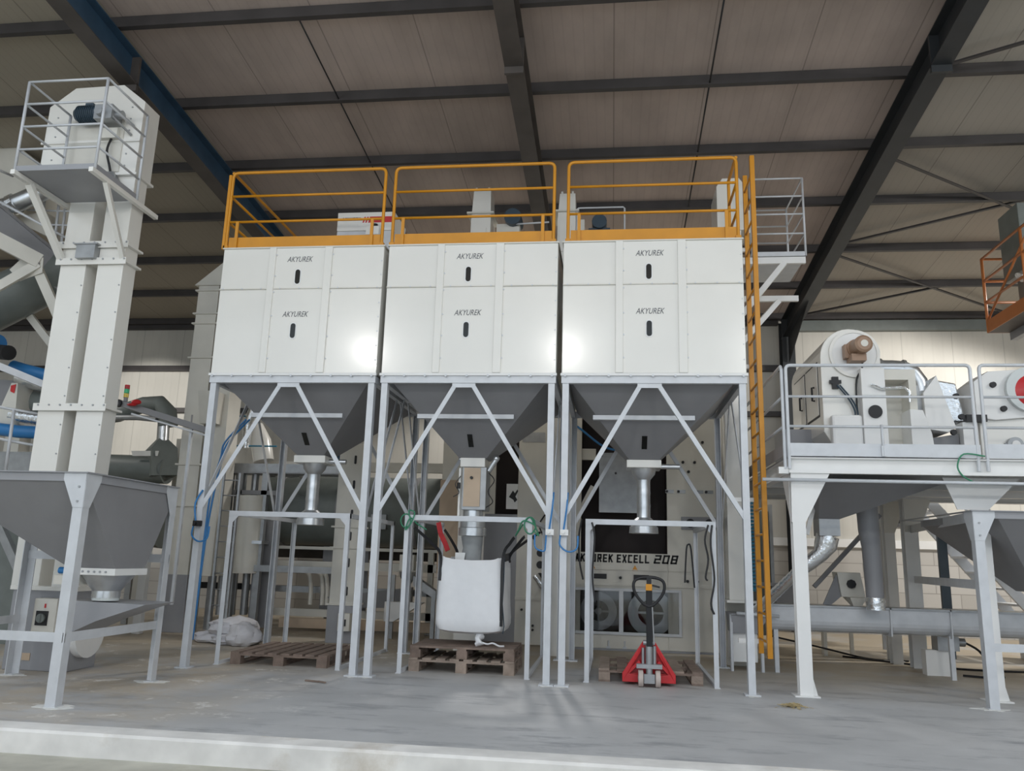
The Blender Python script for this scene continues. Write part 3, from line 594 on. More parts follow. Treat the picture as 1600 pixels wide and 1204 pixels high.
# ------------------------------------------------------------------ pallet jack
def jack():
    cx = .382; t = thing('pallet_jack', 'red hand pallet jack with black loop handle under the right bin', 'pallet jack', (cx, 8.9, 0))
    for s in (-1, 1):
        f = part('fork', MB().box(cx + s * .11, 8.98, .045, cx + s * .265, 10.1, .085).box(cx + s * .105, 8.93, .03, cx + s * .27, 9.0, .12), RED, t, bev=.006)
        part('load_roller', MB().cyl((cx + s * .15, 9.95, .04), (cx + s * .22, 9.95, .04), .04), POLY, f)
        p = [(cx + s * .275, 8.9, .03), (cx + s * .275, 8.9, .115), (cx + s * .055, 8.86, .455), (cx + s * .02, 8.86, .455), (cx + s * .02, 8.86, .40), (cx + s * .07, 8.87, .36), (cx + s * .215, 8.9, .115), (cx + s * .11, 8.9, .105), (cx + s * .11, 8.9, .03)]
        part('side_plate', MB().plate(p, (0, .03, 0)), RED, t, bev=.004)
        part('rear_plate', MB().plate([(cx + s * .25, 8.97, .1), (cx + s * .02, 8.95, .42), (cx + s * .02, 8.95, .1)], (0, .01, 0)), RED, t)
        part('push_rod', MB().bar((cx + s * .09, 8.88, .24), (cx + s * .24, 8.93, .09), .03, .03), RED, t)
        w = part('steer_wheel', MB().cyl((cx + s * .062, 8.80, .085), (cx + s * .112, 8.80, .085), .085, n=24), POLY, t, bev=.008)
        part('hub', MB().cyl((cx + s * .06, 8.80, .085), (cx + s * .116, 8.80, .085), .03), STEEL, w)
    part('axle_block', MB().box(cx - .055, 8.76, .04, cx + .055, 8.84, .13).box(cx - .13, 8.76, .185, cx + .13, 8.85, .225).cyl((cx, 8.80, .12), (cx, 8.80, .20), .035), STEEL, t)
    part('pump', MB().cyl((cx, 8.83, .2), (cx, 8.83, .44), .036).cyl((cx - .06, 8.86, .2), (cx - .06, 8.86, .38), .016).cyl((cx + .055, 8.86, .2), (cx + .055, 8.86, .4), .02).cyl((cx - .06, 8.82, .435), (cx + .06, 8.82, .435), .025), STEEL, t)
    sh = part('tiller_shaft', MB().prof([(-.032, -.02), (.032, -.02), (.032, .02), (-.032, .02)], (cx + .005, 8.81, .40), (cx - .0, 8.74, 1.02), (0, -1, 0)), BLACK, t, bev=.006)
    part('control_rod', MB().cyl((cx + .05, 8.80, .42), (cx + .03, 8.75, .82), .008), GALV, sh)
    part('decal', MB().box(cx - .034, 8.712, .965, cx + .03, 8.732, 1.03), YELLOW, sh)
    hp = [(cx, 8.755, .80), (cx - .06, 8.75, .83), (cx - .135, 8.745, .92), (cx - .16, 8.74, 1.0), (cx - .145, 8.74, 1.06), (cx - .09, 8.737, 1.09), (cx, 8.735, 1.10), (cx + .09, 8.737, 1.09), (cx + .145, 8.74, 1.06), (cx + .16, 8.74, 1.0), (cx + .135, 8.745, .92), (cx + .06, 8.75, .83), (cx, 8.755, .80)]
    h = part('handle_loop', MB().tube(spline(hp, 5), .016, 10), BLACK, t)
    part('handle_neck', MB().bar((cx, 8.74, 1.0), (cx, 8.735, 1.10), .05, .03, (0, 1, 0)), BLACK, h)
    part('release_lever', MB().bar((cx + .02, 8.73, 1.02), (cx + .11, 8.73, 1.0), .012, .02), BLACK, h)
jack()
# ------------------------------------------------------------------ crumpled sacks behind the left bag frame
def sack(label, c, s, seed, m, rotz=0):
    n, k = 28, 16; mb = MB(); rs = []; M = Matrix.Rotation(rotz, 3, 'Z')
    for j in range(k + 1):
        ph = -math.pi / 2 + math.pi * j / k; ring = []
        for i in range(n):
            a = 2 * math.pi * i / n; p = V((math.cos(a) * math.cos(ph), math.sin(a) * math.cos(ph), math.sin(ph)))
            f = 1 + .28 * noise.noise(p * 1.6 + V((seed, 0, 0))) + .16 * noise.noise(p * 4 + V((0, seed, 0)))
            q = M @ V((p.x * s[0] * f, p.y * s[1] * f, p.z * s[2] * f)); q.z = max(q.z, -s[2] * .72); ring.append(V(c) + q)
        rs.append(ring)
    mb.rings(rs, True); z = min(v.z for v in mb.v)
    for v in mb.v: v.z -= z - c[2] + .0
    return solo('crumpled_sack', mb, m, label, 'sack', 'crumpled white sacks')
sack('large crumpled white sack lying on top of the heap left of the bare pallet', (-5.2, 11.0, .12), (.36, .25, .13), 3.1, SACK, .2)
sack('small white sack slumped at the right front of the sack heap', (-4.92, 10.75, 0), (.22, .2, .17), 8.4, SACK, .5)
sack('folded greyish sack at the left end of the sack heap', (-5.5, 11.05, 0), (.3, .22, .09), 5.7, SACK, -.3)
sack('flat crumpled sack at the bottom of the sack heap', (-5.15, 10.95, 0), (.34, .3, .09), 12.7, SACK, .1)
# ------------------------------------------------------------------ litter on the floor
mb = MB(); rr = random.Random(3)
for k in range(260):
    a = rr.uniform(0, 6.28); d = abs(rr.gauss(0, .5)); x = 1.64 + .13 * d * math.cos(a); y = 8.03 + .12 * d * math.sin(a); z = .004 + rr.uniform(0, .03) * max(0, 1 - d)
    b = rr.uniform(0, 6.28); l = rr.uniform(.02, .05); mb.bar((x, y, z), (x + l * math.cos(b), y + l * math.sin(b), z + rr.uniform(-.003, .01)), .003)
solo('straw_heap', mb, STRAW, 'small heap of straw on the floor in front of the mezzanine leg', 'straw', kind='stuff')
solo('wood_chip', MB().bar((-3.02, 8.09, .01), (-2.86, 8.05, .01), .02, .014).bar((-2.88, 8.06, .012), (-2.78, 8.0, .012), .018, .012), WOOD, 'splinter of wood lying on the floor in front of the left bin', 'wood chip')
# ------------------------------------------------------------------ white bucket elevator on the left
def left_elevator():
    t = thing('bucket_elevator', 'tall white twin-leg bucket elevator with blue motor and railed platform, at the left', 'bucket elevator', (-5.9, 8.1, 0), 'bucket elevators')
    y0, y1 = 8.0, 8.24
    lx = [(-6.29, -5.975), (-5.83, -5.515)]
    for a, b in lx:
        l = part('elevator_leg', MB().box(a, y0, .82, b, y1, 5.62), CREAM, t, bev=.006)
        bolts(l, [(b - .02, y0, z) for z in [1.9 + .32 * k for k in range(9)]], .009, STEEL)
    for z in (2.73, 4.62, 4.42):
        part('leg_flange', MB().box(-6.33, y0 - .035, z - .012, -5.47, y1 + .03, z + .012).box(-6.33, y0 - .035, z - .04, -5.47, y0 - .028, z + .04), CREAM, t)
        bolts(t, [(-6.27 + .13 * k, y0 - .035, z + .022) for k in range(7)], .011, STEEL)
    part('guard_box', MB().box(-6.06, y0 - .09, 4.44, -5.83, y0 + .02, 4.6).box(-6.09, y0 - .10, 4.60, -5.80, y0 + .02, 4.615), STEEL, t)
    hp = [(-6.74, 5.50), (-6.735, 6.40), (-6.43, 6.64), (-5.81, 6.655), (-5.51, 6.42), (-5.515, 5.50)]
    hd = part('elevator_head', MB().plate([(x, y0 - .02, z) for x, z in hp], (0, .32, 0)), CREAM, t, bev=.006)
    part('head_flange', MB().box(-6.76, y0 - .04, 5.9, -5.5, y0 - .018, 5.93), CREAM, hd)
    part('head_flange', MB().box(-6.70, y0 - .05, 5.47, -5.48, y1 + .07, 5.5), CREAM, hd)
    part('head_cover', MB().box(-6.42, y0 - .035, 5.52, -5.72, y0 - .018, 6.2), CREAM2, hd, bev=.004)
    bolts(hd, [(-5.66, y0 - .02, z) for z in (5.6, 5.75, 6.05, 6.2, 6.35)] + [(-6.6, y0 - .02, z) for z in (5.7, 6.0, 6.25)], .010, STEEL)
    m = part('gear_motor', MB().tube([(-6.27, 7.86, 6.2), (-6.24, 7.86, 6.2), (-6.23, 7.86, 6.2), (-6.0, 7.86, 6.2), (-5.98, 7.86, 6.2)], [.07, .088, .098, .098, .09], 18), MBLUE, t)
    for k in range(9): part('cooling_fin', MB().ringc((-6.22 + k * .025, 7.86, 6.2), (-6.212 + k * .025, 7.86, 6.2), .108, .09, 18), MBLUE, m)
    part('terminal_box', MB().box(-6.15, 7.82, 6.29, -6.05, 7.9, 6.33), MBLUE, m)
    g = part('gearbox', MB().box(-5.98, 7.76, 6.09, -5.76, 7.98, 6.27).cyl((-5.89, 7.76, 6.16), (-5.89, 7.70, 6.16), .05).cyl((-5.76, 7.86, 6.18), (-5.68, 7.86, 6.18), .05), STEEL, t)
    part('torque_arm', MB().bar((-5.78, 7.8, 6.24), (-5.6, 7.97, 6.1), .02).bar((-5.78, 7.78, 6.14), (-5.62, 7.97, 5.98), .02), STEEL, g)
    part('switch_box', MB().box(-5.99, 7.9, 5.92, -5.76, 7.98, 6.05), CREAM2, t, bev=.005)
    part('power_cable', MB().tube(spline([(-5.84, 7.93, 5.92), (-5.85, 7.9, 5.75), (-5.80, 7.92, 5.55), (-5.79, 7.95, 5.45)]), .014, 8), BLACK, t)
    part('inlet_hood', MB().frustum((-5.92, 7.86, -5.66, 7.98), 5.36, (-5.83, 7.92, -5.75, 7.98), 5.5), STEEL, t)
    # platform with rails
    px0, px1, py0, py1, pz = -6.36, -5.43, 7.19, 7.98, 5.148
    part('platform_plate', MB().box(px0, py0, pz, px1, py1, pz + .012).box(px0, py0, pz, px1, py0 + .03, pz + .06).box(px1 - .03, py0, pz, px1, py1, pz + .06).box(px0, py0, pz, px0 + .03, py1, pz + .06), MIDGREY, t)
    for xx, e in ((px0 + .02, 0), (px1 - .01, .35)):
        part('platform_bearer', MB().bar((xx, py0 - .05, pz - .03), (xx, py1 + .05 + e, pz - .03), .05, .05), CREAM, t)
    part('strut', MB().bar((px0 + .02, 7.40, pz - .05), (-6.28, 8.02, 4.42), .08, .05), CREAM, t)
    part('strut', MB().bar((px1 - .01, 7.40, pz - .05), (-5.53, 8.02, 4.42), .05, .05), CREAM, t)
    rz0 = pz + .06; zs = [pz + 1.06, pz + .79, pz + .52, pz + .25]
    for xx, yy in ((px0, py0), (px1, py0), (px1, py1 - .03), (px0, py1 - .1)):
        part('railing_post', MB().tube([(xx, yy, pz), (xx, yy, zs[0])], .016, 8), SILVER, t)
    for k, z in enumerate(zs):
        part('railing_bar', MB().tube([(px0, py0, z), (px1, py0, z)], .013, 8), SILVER, t)
        part('railing_bar', MB().tube([(px0, py0, z), (px0, py1 - .1, z)], .013, 8), SILVER, t)
        part('railing_bar', MB().tube([(px1, py0, z), (px1, py1 - .03, z)], .013, 8), SILVER, t)
    # boot
    b = part('elevator_boot', MB().box(-6.16, 7.88, 0, -5.46, 8.36, .80), MIDGREY, t, bev=.01)
    part('boot_flange', MB().box(-6.18, 7.86, .79, -5.44, 8.38, .83), CREAM, b)
    part('boot_window', MB().cyl((-5.46, 8.1, .36), (-5.38, 8.1, .36), .24, n=24), WHITE, b)
    part('take_up_guide', MB().box(-5.55, 7.83, .08, -5.48, 7.88, .78), WHITE, b)
    c = part('control_box', MB().box(-5.78, 7.72, .38, -5.53, 7.87, .72), CREAM2, t, bev=.008)
    part('isolator_plate', MB().box(-5.74, 7.712, .46, -5.61, 7.72, .60), BLACK, c)
    part('isolator_knob', MB().cyl((-5.675, 7.712, .53), (-5.675, 7.69, .53), .045).box(-5.685, 7.68, .49, -5.665, 7.69, .57), GREENG, c)
    part('label_mark', MB().box(-5.66, 7.712, .63, -5.645, 7.72, .67), RED, c)
    part('drain_label', MB().box(-5.98, 7.872, .10, -5.86, 7.88, .17), PLY, b)
left_elevator()
# ------------------------------------------------------------------ grey receiving hoppers
def receiving_hopper(label, x0, x1, y0, y1, ox, oy, zr=1.85, bl=None, lowz=.53, name='receiving_hopper', cx0=None):
    t = thing(name, label, 'hopper', ((x0 + x1) / 2, (y0 + y1) / 2, 0), 'grey receiving hoppers')
    rim = MB()
    for a, b, c, d in ((x0, y0, x1, y0 + .008), ((cx0 or x0), y1 - .008, x1, y1), ((cx0 or x0), y0, (cx0 or x0) + .008, y1), (x1 - .008, y0, x1, y1)): rim.box(a, b, zr - .075, c, d, zr)
    part('rim', rim.box(x0 - .02, y0 - .02, zr - .006, x1 + .02, y0 + .05, zr).box(x1 - .05, y0, zr - .006, x1 + .02, y1, zr).box(x0 - .02, y0, zr - .006, x0 + .05, y1, zr).box(x0, y1 - .05, zr - .006, x1, y1 + .02, zr), MIDGREY, t)
    q = .225; o = (ox - q, oy - q, ox + q, oy + q)
    ring = lambda r, z: [(r[0], r[1], z), (r[2], r[1], z), (r[2], r[3], z), (r[0], r[3], z)]
    m = .012; ii = ((cx0 or x0) + m, y0 + m, x1 - m, y1 - m)
    part('cone', MB().rings([ring(ii, zr - .02), ring(ii, zr - .07), ring(o, 1.06), ring((o[0] + .01, o[1] + .01, o[2] - .01, o[3] - .01), 1.07), ring((ii[0] + .01, ii[1] + .01, ii[2] - .01, ii[3] - .01), zr - .06)], False, False), DKGREY, t)
    for xx, s in ((x0, 1), (x1, -1)):
        for yy, s2 in ((y0, 1), (y1, -1)):
            if bl and xx == x0 and yy == y1:
                part('wide_leg', MB().ibeam((bl[0], bl[1], .0), (bl[0], bl[1], 2.19), .18, .14, .012, (0, 1, 0)), WHITE, t)
                for zb, hb, m in ((zr - .05, .10, SILVER), (1.13, .09, SILVER)): part('tie_bar', MB().bar((x0 + .04, y0 + .05, zb), (bl[0], bl[1] - .08, zb), .02, hb), m, t)
                part('knee_plate', MB().plate([(bl[0] - .08, bl[1] - .08, 2.19), (bl[0] + .28, bl[1] - .08, 2.19), (bl[0] + .09, bl[1] - .08, 1.75), (bl[0] - .08, bl[1] - .08, 1.75)], (0, .01, 0)), CREAM2, t)
                continue
            w = .088; lg = MB(); pts = [(xx, yy), (xx + s * w, yy), (xx + s * w, yy + s2 * .008), (xx + s * .008, yy + s2 * .008), (xx + s * .008, yy + s2 * w), (xx, yy + s2 * w)]
            lg.rings([[(p, r, .01) for p, r in pts], [(p, r, zr - .01) for p, r in pts]], True, False); l = part('leg', lg, MIDGREY if False else SILVER, t)
            part('foot_plate', MB().box(xx - .05 + s * .03, yy - .05 + s2 * .03, 0, xx + .05 + s * .03, yy + .05 + s2 * .03, .012), SILVER, l)
            cx, cy = xx + s * .03, yy + s2 * .03
            gp = [(cx + .15 * math.cos(a) * R.uniform(.6, 1.4), cy + .10 * math.sin(a) * R.uniform(.6, 1.3), .0005) for a in [k * math.pi / 7 for k in range(14)]]
            part('grout_patch', MB().plate(gp, (0, 0, .004)), GROUT, l)
            g = part('gusset', MB().plate([(xx, yy - s2 * .004, zr - .005), (xx + s * .20, yy - s2 * .004, zr - .005), (xx + s * .20, yy - s2 * .004, zr - .06), (xx + s * .088, yy - s2 * .004, zr - .29), (xx, yy - s2 * .004, zr - .29)], (0, s2 * .006, 0)), SILVER, t)
            bolts(g, [(xx + s * .05, yy - .004, zr - .24), (xx + s * .05, yy - .004, zr - .12)], .01, STEEL)
            part('gusset', MB().plate([(xx - s * .004, yy, zr - .005), (xx - s * .004, yy + s2 * .20, zr - .005), (xx - s * .004, yy + s2 * .20, zr - .06), (xx - s * .004, yy + s2 * .088, zr - .29), (xx - s * .004, yy, zr - .29)], (s * .006, 0, 0)), SILVER, t)
    w = .075
    part('tie_bar', MB().box(x0, y0 + .01, lowz - .04, x1, y0 + .016, lowz + .035).box(x0, y0 + .016, lowz - .04, x1, y0 + .07, lowz - .034), SILVER, t)
    part('tie_bar', MB().box(x1 - .016, y0, lowz - .04, x1 - .01, y1, lowz + .035), SILVER, t)
    if not bl:
        part('tie_bar', MB().box(x0 + .01, y0, lowz - .04, x0 + .016, y1, lowz + .035), SILVER, t)
        part('tie_bar', MB().box(x0, y1 - .02, 1.11, x1, y1 - .01, 1.19), SILVER, t)
    return t, o
t, o = receiving_hopper('dark grey square receiving hopper on four legs in the left foreground', -5.86, -4.34, 6.2, 7.64, -4.57, 7.0)
g = part('slide_gate', MB().box(o[0] + .07, o[1] - .02, 1.0, o[2] + .01, o[3] + .04, 1.06), WHITE, t, bev=.004)
bolts(g, [(o[0] + .10 + .055 * k, o[1] - .02, 1.03) for k in range(6)], .010, STEEL)
part('gate_cylinder', MB().cyl((o[0] + .06, 6.86, 1.03), (o[0] - .14, 6.86, 1.03), .03), BLUE, t, label='blue gate cylinder')
part('gate_bracket', MB().box(o[0] - .16, 6.82, .91, o[0] + .07, 7.0, .99), CREAM2, t)
part('outlet_funnel', MB().tube([(-4.55, 7.0, 1.0), (-4.55, 7.0, .99), (-4.55, 7.0, .86), (-4.55, 7.0, .80)], [.23, .22, .12, .12], 20), GALV, t)
part('clear_sleeve', MB().cyl((-4.55, 7.0, .82), (-4.55, 7.0, .775), .12, .115), TRANS, t)
part('feed_chute', MB().plate([(-4.85, 6.9, .77), (-4.10, 6.9, .755), (-4.55, 6.9, .60), (-4.85, 6.9, .46)], (0, .5, 0)), MIDGREY, t)
t, o = receiving_hopper('dark grey receiving hopper on legs under the right end of the mezzanine', 3.50, 5.2, 8.42, 10.4, 4.6, 9.4, zr=1.84, lowz=.56, cx0=3.72, bl=(4.0, 11.62))
# ------------------------------------------------------------------ sorting machine behind the right bin
def knob(parent, x, y, z, r=.022, m=BLACK, name='knob'):
    return part(name, MB().cyl((x, y, z), (x, y - .035, z), r, r * .9, 12), m, parent)
def machine_right():
    t = thing('seed_cleaner', 'large cream seed cleaning machine with black lettering and two lower windows, behind the pallet jack', 'seed cleaner', (.33, 12.9, 0), 'large cream cleaners'); y = 12.12
    xl, xr, ztop = -.92, 1.55, 3.75
    b = MB(); b.box(xl, y, 0.03, xl + .46, y + .06, ztop); b.box(.80, y, 0.03, xr, y + .06, ztop)          # side columns
    b.box(xl + .46, y, .87, .80, y + .06, 1.375); b.box(xl + .46, y, .03, .80, y + .06, .22); b.box(xl + .46, y, 3.40, .80, y + .06, ztop)
    b2 = MB().box(xl, y + .06, .03, xl + .05, 14.2, ztop).box(xr - .05, y + .06, .03, xr, 14.2, ztop).box(xl, y + .06, ztop - .04, xr, 14.2, ztop)
    part('front_panel', b, CREAM2, t, bev=.006); part('side_panel', b2, CREAM2, t)
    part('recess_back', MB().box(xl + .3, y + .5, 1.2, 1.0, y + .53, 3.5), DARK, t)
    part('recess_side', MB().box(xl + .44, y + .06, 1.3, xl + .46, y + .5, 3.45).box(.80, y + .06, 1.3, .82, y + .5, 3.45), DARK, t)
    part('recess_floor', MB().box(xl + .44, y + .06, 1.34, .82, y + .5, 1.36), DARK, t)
    part('chute_plate', MB().box(-.20, y + .08, 1.96, .50, y + .12, 2.80).box(-.15, y + .08, 2.8, .45, y + .12, 2.86), STEEL, t, bev=.004)
    bolts(t, [(.05, y + .08, 2.55), (.36, y + .08, 2.60)], .018, BLACK)
    part('feed_beam', MB().box(xl + .44, y + .1, 2.75, -.25, y + .18, 2.92), CREAM2, t)
    part('inner_lever', MB().bar((-.3, y + .05, 2.35), (-.55, y + .05, 1.85), .06, .05), CREAM2, t)
    part('air_hose', MB().tube(spline([(-.85, y - .05, 3.28), (-.6, y - .04, 3.28), (-.2, y - .03, 2.98), (.0, y, 2.90), (.15, y + .05, 2.92)]), .016, 8), BLUE, t)
    part('lettering', text_mb('AKYUREK EXCELL', -.545, y - .003, 1.235, 1.08, .118, .04, .2, .28), BLKLET, t)
    part('lettering', text_mb('208', .60, y - .003, 1.235, .33, .125, .25, .2, .3), BLKLET, t)
    for x in (-.28, .33):
        part('warning_triangle', MB().plate([(x - .045, y - .003, 1.125), (x + .045, y - .003, 1.125), (x, y - .003, 1.205)], (0, .002, 0)), YELLOW, t)
        part('recess_handle', MB().box(x - .02, y - .02, 1.0, x + .2, y + .002, 1.07), BLACK, t)
    for x, z in ((-.75, 1.04), (-.62, 1.04), (.12, 1.02), (1.08, 1.0), (1.22, 1.0), (1.33, 3.02), (1.04, 2.72), (1.21, 2.72), (1.12, 2.58)): knob(t, x, y, z)
    for x in (-.65, .85, 1.02, 1.28, 1.42):
        part('bearing_flange', MB().box(x - .07, y - .012, 2.26, x + .05, y + .002, 2.31), STEEL, t); knob(t, x - .05, y, 2.285, .02)
    p = part('drive_plate', MB().box(1.0, y - .02, 1.73, 1.50, y + .002, 1.92), MIDGREY, t, bev=.01)
    for x in (1.13, 1.40): part('drive_disc', MB().cyl((x, y - .02, 1.825), (x, y - .045, 1.825), .065, n=20), BLACK, p)
    part('rail_ledge', MB().box(xl, y - .03, .905, xr, y, .93).box(xl, y - .02, 1.13, xr, y, 1.14), CREAM2, t)
    # two lower windows
    w = part('window_frame', MB().box(-.70, y - .03, .22, .99, y + .02, .262).box(-.70, y - .03, .83, .99, y + .02, .87).box(-.70, y - .03, .22, -.66, y + .02, .87).box(.95, y - .03, .22, .99, y + .02, .87).box(.10, y - .03, .25, .16, y + .02, .85), SILVER, t, bev=.004)
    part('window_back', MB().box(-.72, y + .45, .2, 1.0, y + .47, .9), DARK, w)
    for xa, xb in ((-.66, .10), (.16, .95)): part('window_pane', MB().box(xa, y - .004, .262, xb, y + .002, .83), PANE, w)
    part('window_sill', MB().box(-.7, y + .06, .2, .99, y + .47, .215), MIDGREY, w)
    for xc, r in ((-.20, .27), (.56, .33)):
        f = part('fan_wheel', MB().ringc((xc, y + .18, .53), (xc, y + .34, .53), r, r * .56, 32), STEEL if xc > 0 else MIDGREY, t)
        part('fan_hub', MB().cyl((xc, y + .16, .53), (xc, y + .3, .53), .05).bar((xc - r * .62, y + .2, .53), (xc + r * .62, y + .2, .53), .03).bar((xc, y + .2, .53 - r * .62), (xc, y + .2, .53 + r * .62), .03), STEEL if xc > 0 else DKGREY, f)
    for x in (-.05, .18): part('hinge', MB().box(x - .03, y - .02, .03, x + .03, y, .06).cyl((x, y - .015, .06), (x, y - .015, .14), .012), SILVER, t)
    part('foot', MB().box(xl, y, 0, xr, y + .1, .03), MIDGREY, t)
machine_right()
def machine_left():
    t = thing('seed_cleaner', 'large cream cleaning machine behind the hanging bulk bag, with three black round holes', 'seed cleaner', (-1.9, 12.9, 0), 'large cream cleaners'); y = 12.14
    b = MB().box(-1.42, y, .03, -.95, y + .06, 3.5).box(-2.60, y, .03, -2.30, y + .06, 3.5).box(-2.02, y + .02, .5, -1.77, y + .08, 3.4)
    part('front_panel', b, CREAM2, t, bev=.006)
    part('side_panel', MB().box(-1.0, y + .06, .03, -.95, 14.2, 3.5).box(-2.6, y + .06, .03, -2.55, 14.2, 3.5).box(-2.6, y + .06, 3.46, -.95, 14.2, 3.5), CREAM2, t)
    part('door_panel', MB().box(-2.62, y - .012, 1.0, -2.28, y, 2.40), PLY, t, label='beige door panel')
    part('lower_panel', MB().box(-1.95, y + .01, .05, -.98, y + .05, 1.9), MIDGREY, t)
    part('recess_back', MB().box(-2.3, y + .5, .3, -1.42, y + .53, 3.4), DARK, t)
    part('sign_plate', MB().box(-1.60, y + .03, 1.98, -1.40, y + .05, 2.36), WHITE, t)
    part('arrow_mark', MB().plate([(-1.56, y + .027, 2.16), (-1.50, y + .027, 2.26), (-1.47, y + .027, 2.22), (-1.43, y + .027, 2.28), (-1.42, y + .027, 2.25), (-1.46, y + .027, 2.17), (-1.43, y + .027, 2.12), (-1.47, y + .027, 2.08), (-1.49, y + .027, 2.12)], (0, .003, 0)), BLACK, t)
    for z in (1.34, 1.17, 1.0): part('round_hole', MB().cyl((-1.06, y, z), (-1.06, y - .01, z), .055, n=20), BLACK, t)
    for x, z in ((-1.32, .52), (-1.2, .75), (-1.28, 2.42), (-1.16, 1.55), (-1.15, .3), (-1.15, .24)): knob(t, x, y, z, .018)
    part('sight_frame', MB().box(-1.37, y - .01, 3.0, -1.02, y, 3.15), STEEL, t)
    part('cable', MB().tube(spline([(-1.0, y - .05, 1.9), (-1.08, y - .06, 1.75), (-1.02, y - .06, 1.6)]), .012, 6), BLACK, t)
    part('flex_duct', MB().tube([V((-1.12, y - .12, 1.02)) + V((.022 * k, 0, -.03 * k)) for k in range(14)], [.05 + .006 * (k % 2) for k in range(14)], 14), CHROME, t)
    part('ledge', MB().box(-1.42, y - .03, .66, -.95, y, .70), CREAM2, t)
machine_left()
# ------------------------------------------------------------------ rotary drum behind the left and middle bins
t = thing('rotary_drum', 'long dark grey horizontal drum on a pale beam frame behind the left bin', 'drum', (-4.2, 13.7, 0))
part('drum_shell', MB().tube([(-6.0, 13.75, 1.97), (-5.98, 13.75, 1.97), (-2.74, 13.75, 1.97), (-2.72, 13.75, 1.97)], [.55, .60, .60, .55], 40), GREENG, t)
for x in (-5.7, -4.6, -3.3): part('drum_hoop', MB().tube([(x - .03, 13.75, 1.97), (x + .03, 13.75, 1.97)], .615, 40), DKGREY, t)
part('head_cover', MB().sphere((-6.0, 13.75, 1.97), .5, 20, 10, (.5, 1, 1)), CREAM2, t)
for z, m, h in ((1.30, CREAM2, .05), (.98, CREAM2, .13), (.60, STEEL, .1), (.22, CREAM2, .12)): part('frame_beam', MB().box(-6.1, 13.2, z, -2.7, 13.3, z + h), m, t)
for x in (-6.0, -4.5, -3.0): part('frame_post', MB().box(x, 13.2, 0, x + .09, 13.3, 1.3), CREAM2, t)
part('top_beam', MB().box(-6.1, 13.25, 2.62, -2.7, 13.36, 2.78), CREAM2, t)
part('drive_bearing', MB().box(-3.98, 13.1, 1.66, -3.72, 13.2, 1.9).cyl((-3.9, 13.1, 1.78), (-3.9, 13.05, 1.78), .07), STEEL, t)
part('discharge_pan', MB().plate([(-4.6, 13.0, .55), (-3.2, 13.0, .75), (-3.2, 13.0, .42), (-4.3, 13.0, .40)], (0, .12, 0)), DKGREY, t)
part('rear_housing', MB().box(-6.3, 14.45, 1.15, -2.72, 14.9, 2.62).box(-5.2, 14.6, 0, -4.9, 14.9, 1.15), HOUSE, t)
part('grain_pan', MB().box(-5.4, 13.05, .05, -2.72, 13.18, .20), PLY, t, label='beige pan')
for x in (-5.1, -4.9, -4.82):
    part('hose', MB().tube(spline([(x - .1, 13.15, .95), (x + .12, 13.1, .92), (x + .2, 13.05, .7), (x + .22, 13.02, .42)]), .035, 8), CREAM2, t)
part('vertical_panel', MB().box(-4.9, 13.5, .3, -4.55, 13.55, 1.36).box(-4.45, 13.5, .3, -4.1, 13.55, 1.36), DKGREY, t)
# small white feeder beside the middle frame
t = thing('vibrating_feeder', 'small white feeder box with isolator knob and grey chute, left of the bulk bag', 'feeder', (-3.0, 12.6, 0))
part('feeder_box', MB().box(-3.28, 12.45, 1.02, -3.05, 12.6, 1.26), CREAM2, t, bev=.005); part('isolator_knob', MB().box(-3.2, 12.43, 1.1, -3.11, 12.45, 1.2), BLACK, t)
part('funnel', MB().tube([(-3.15, 12.5, 1.0), (-3.15, 12.5, .93), (-3.15, 12.5, .82)], [.13, .12, .06], 16), GALV, t)
part('clear_tube', MB().cyl((-3.15, 12.5, .82), (-3.15, 12.5, .62), .06), TRANS, t)
part('side_chute', MB().plate([(-3.05, 12.45, .95), (-2.68, 12.45, .72), (-2.68, 12.45, .6), (-3.05, 12.45, .8)], (0, .2, 0)), STEEL, t)
part('discharge_wedge', MB().plate([(-3.45, 12.35, .55), (-2.86, 12.35, .55), (-3.3, 12.35, .26), (-3.45, 12.35, .26)], (0, .2, 0)), WHITE, t)
part('leg', MB().box(-3.4, 12.46, 0, -3.34, 12.52, .95), STEEL, t); part('leg', MB().box(-2.75, 12.46, 0, -2.69, 12.52, .66), STEEL, t)
# ------------------------------------------------------------------ more elevators
def box_elevator(name, label, loc, w, d, z0, z1, flanges, boot_h, mboot=MIDGREY, slots=(), slope=0, group='bucket elevators'):
    x, y = loc; t = thing(name, label, 'bucket elevator', (x + w / 2, y + d / 2, 0 if boot_h else z0), group)
    if slope: part('elevator_leg', MB().plate([(x, y, z0), (x + w, y, z0), (x + w, y, z1), (x + w * .6, y, z1), (x, y, z1 - slope)], (0, d, 0)), CREAM2, t, bev=.006)
    else: part('elevator_leg', MB().box(x, y, z0, x + w, y + d, z1), CREAM2, t, bev=.006)
    for z in flanges: part('leg_flange', MB().box(x - .04, y - .03, z, x + w + .04, y + d + .03, z + .025), CREAM2, t)
    if boot_h: part('elevator_boot', MB().box(x - .015, y - .015, 0, x + w + .015, y + d + .015, boot_h), mboot, t, bev=.006)
    for (xx, z) in slots: part('inspection_slot', pill(x + xx, y - .002, z, .035, .13, -.004), BLACK, t)
    return t
t = box_elevator('bucket_elevator', 'cream elevator with a column of black slots, behind the right leg of the left bin', (-4.05, 11.55), .36, .34, .53, 2.86, (.52, 1.32, 1.62), .53, slots=[(.25, z) for z in (.72, 1.12, 1.5, 1.72 + .1, 2.25, 2.62)], slope=.16)
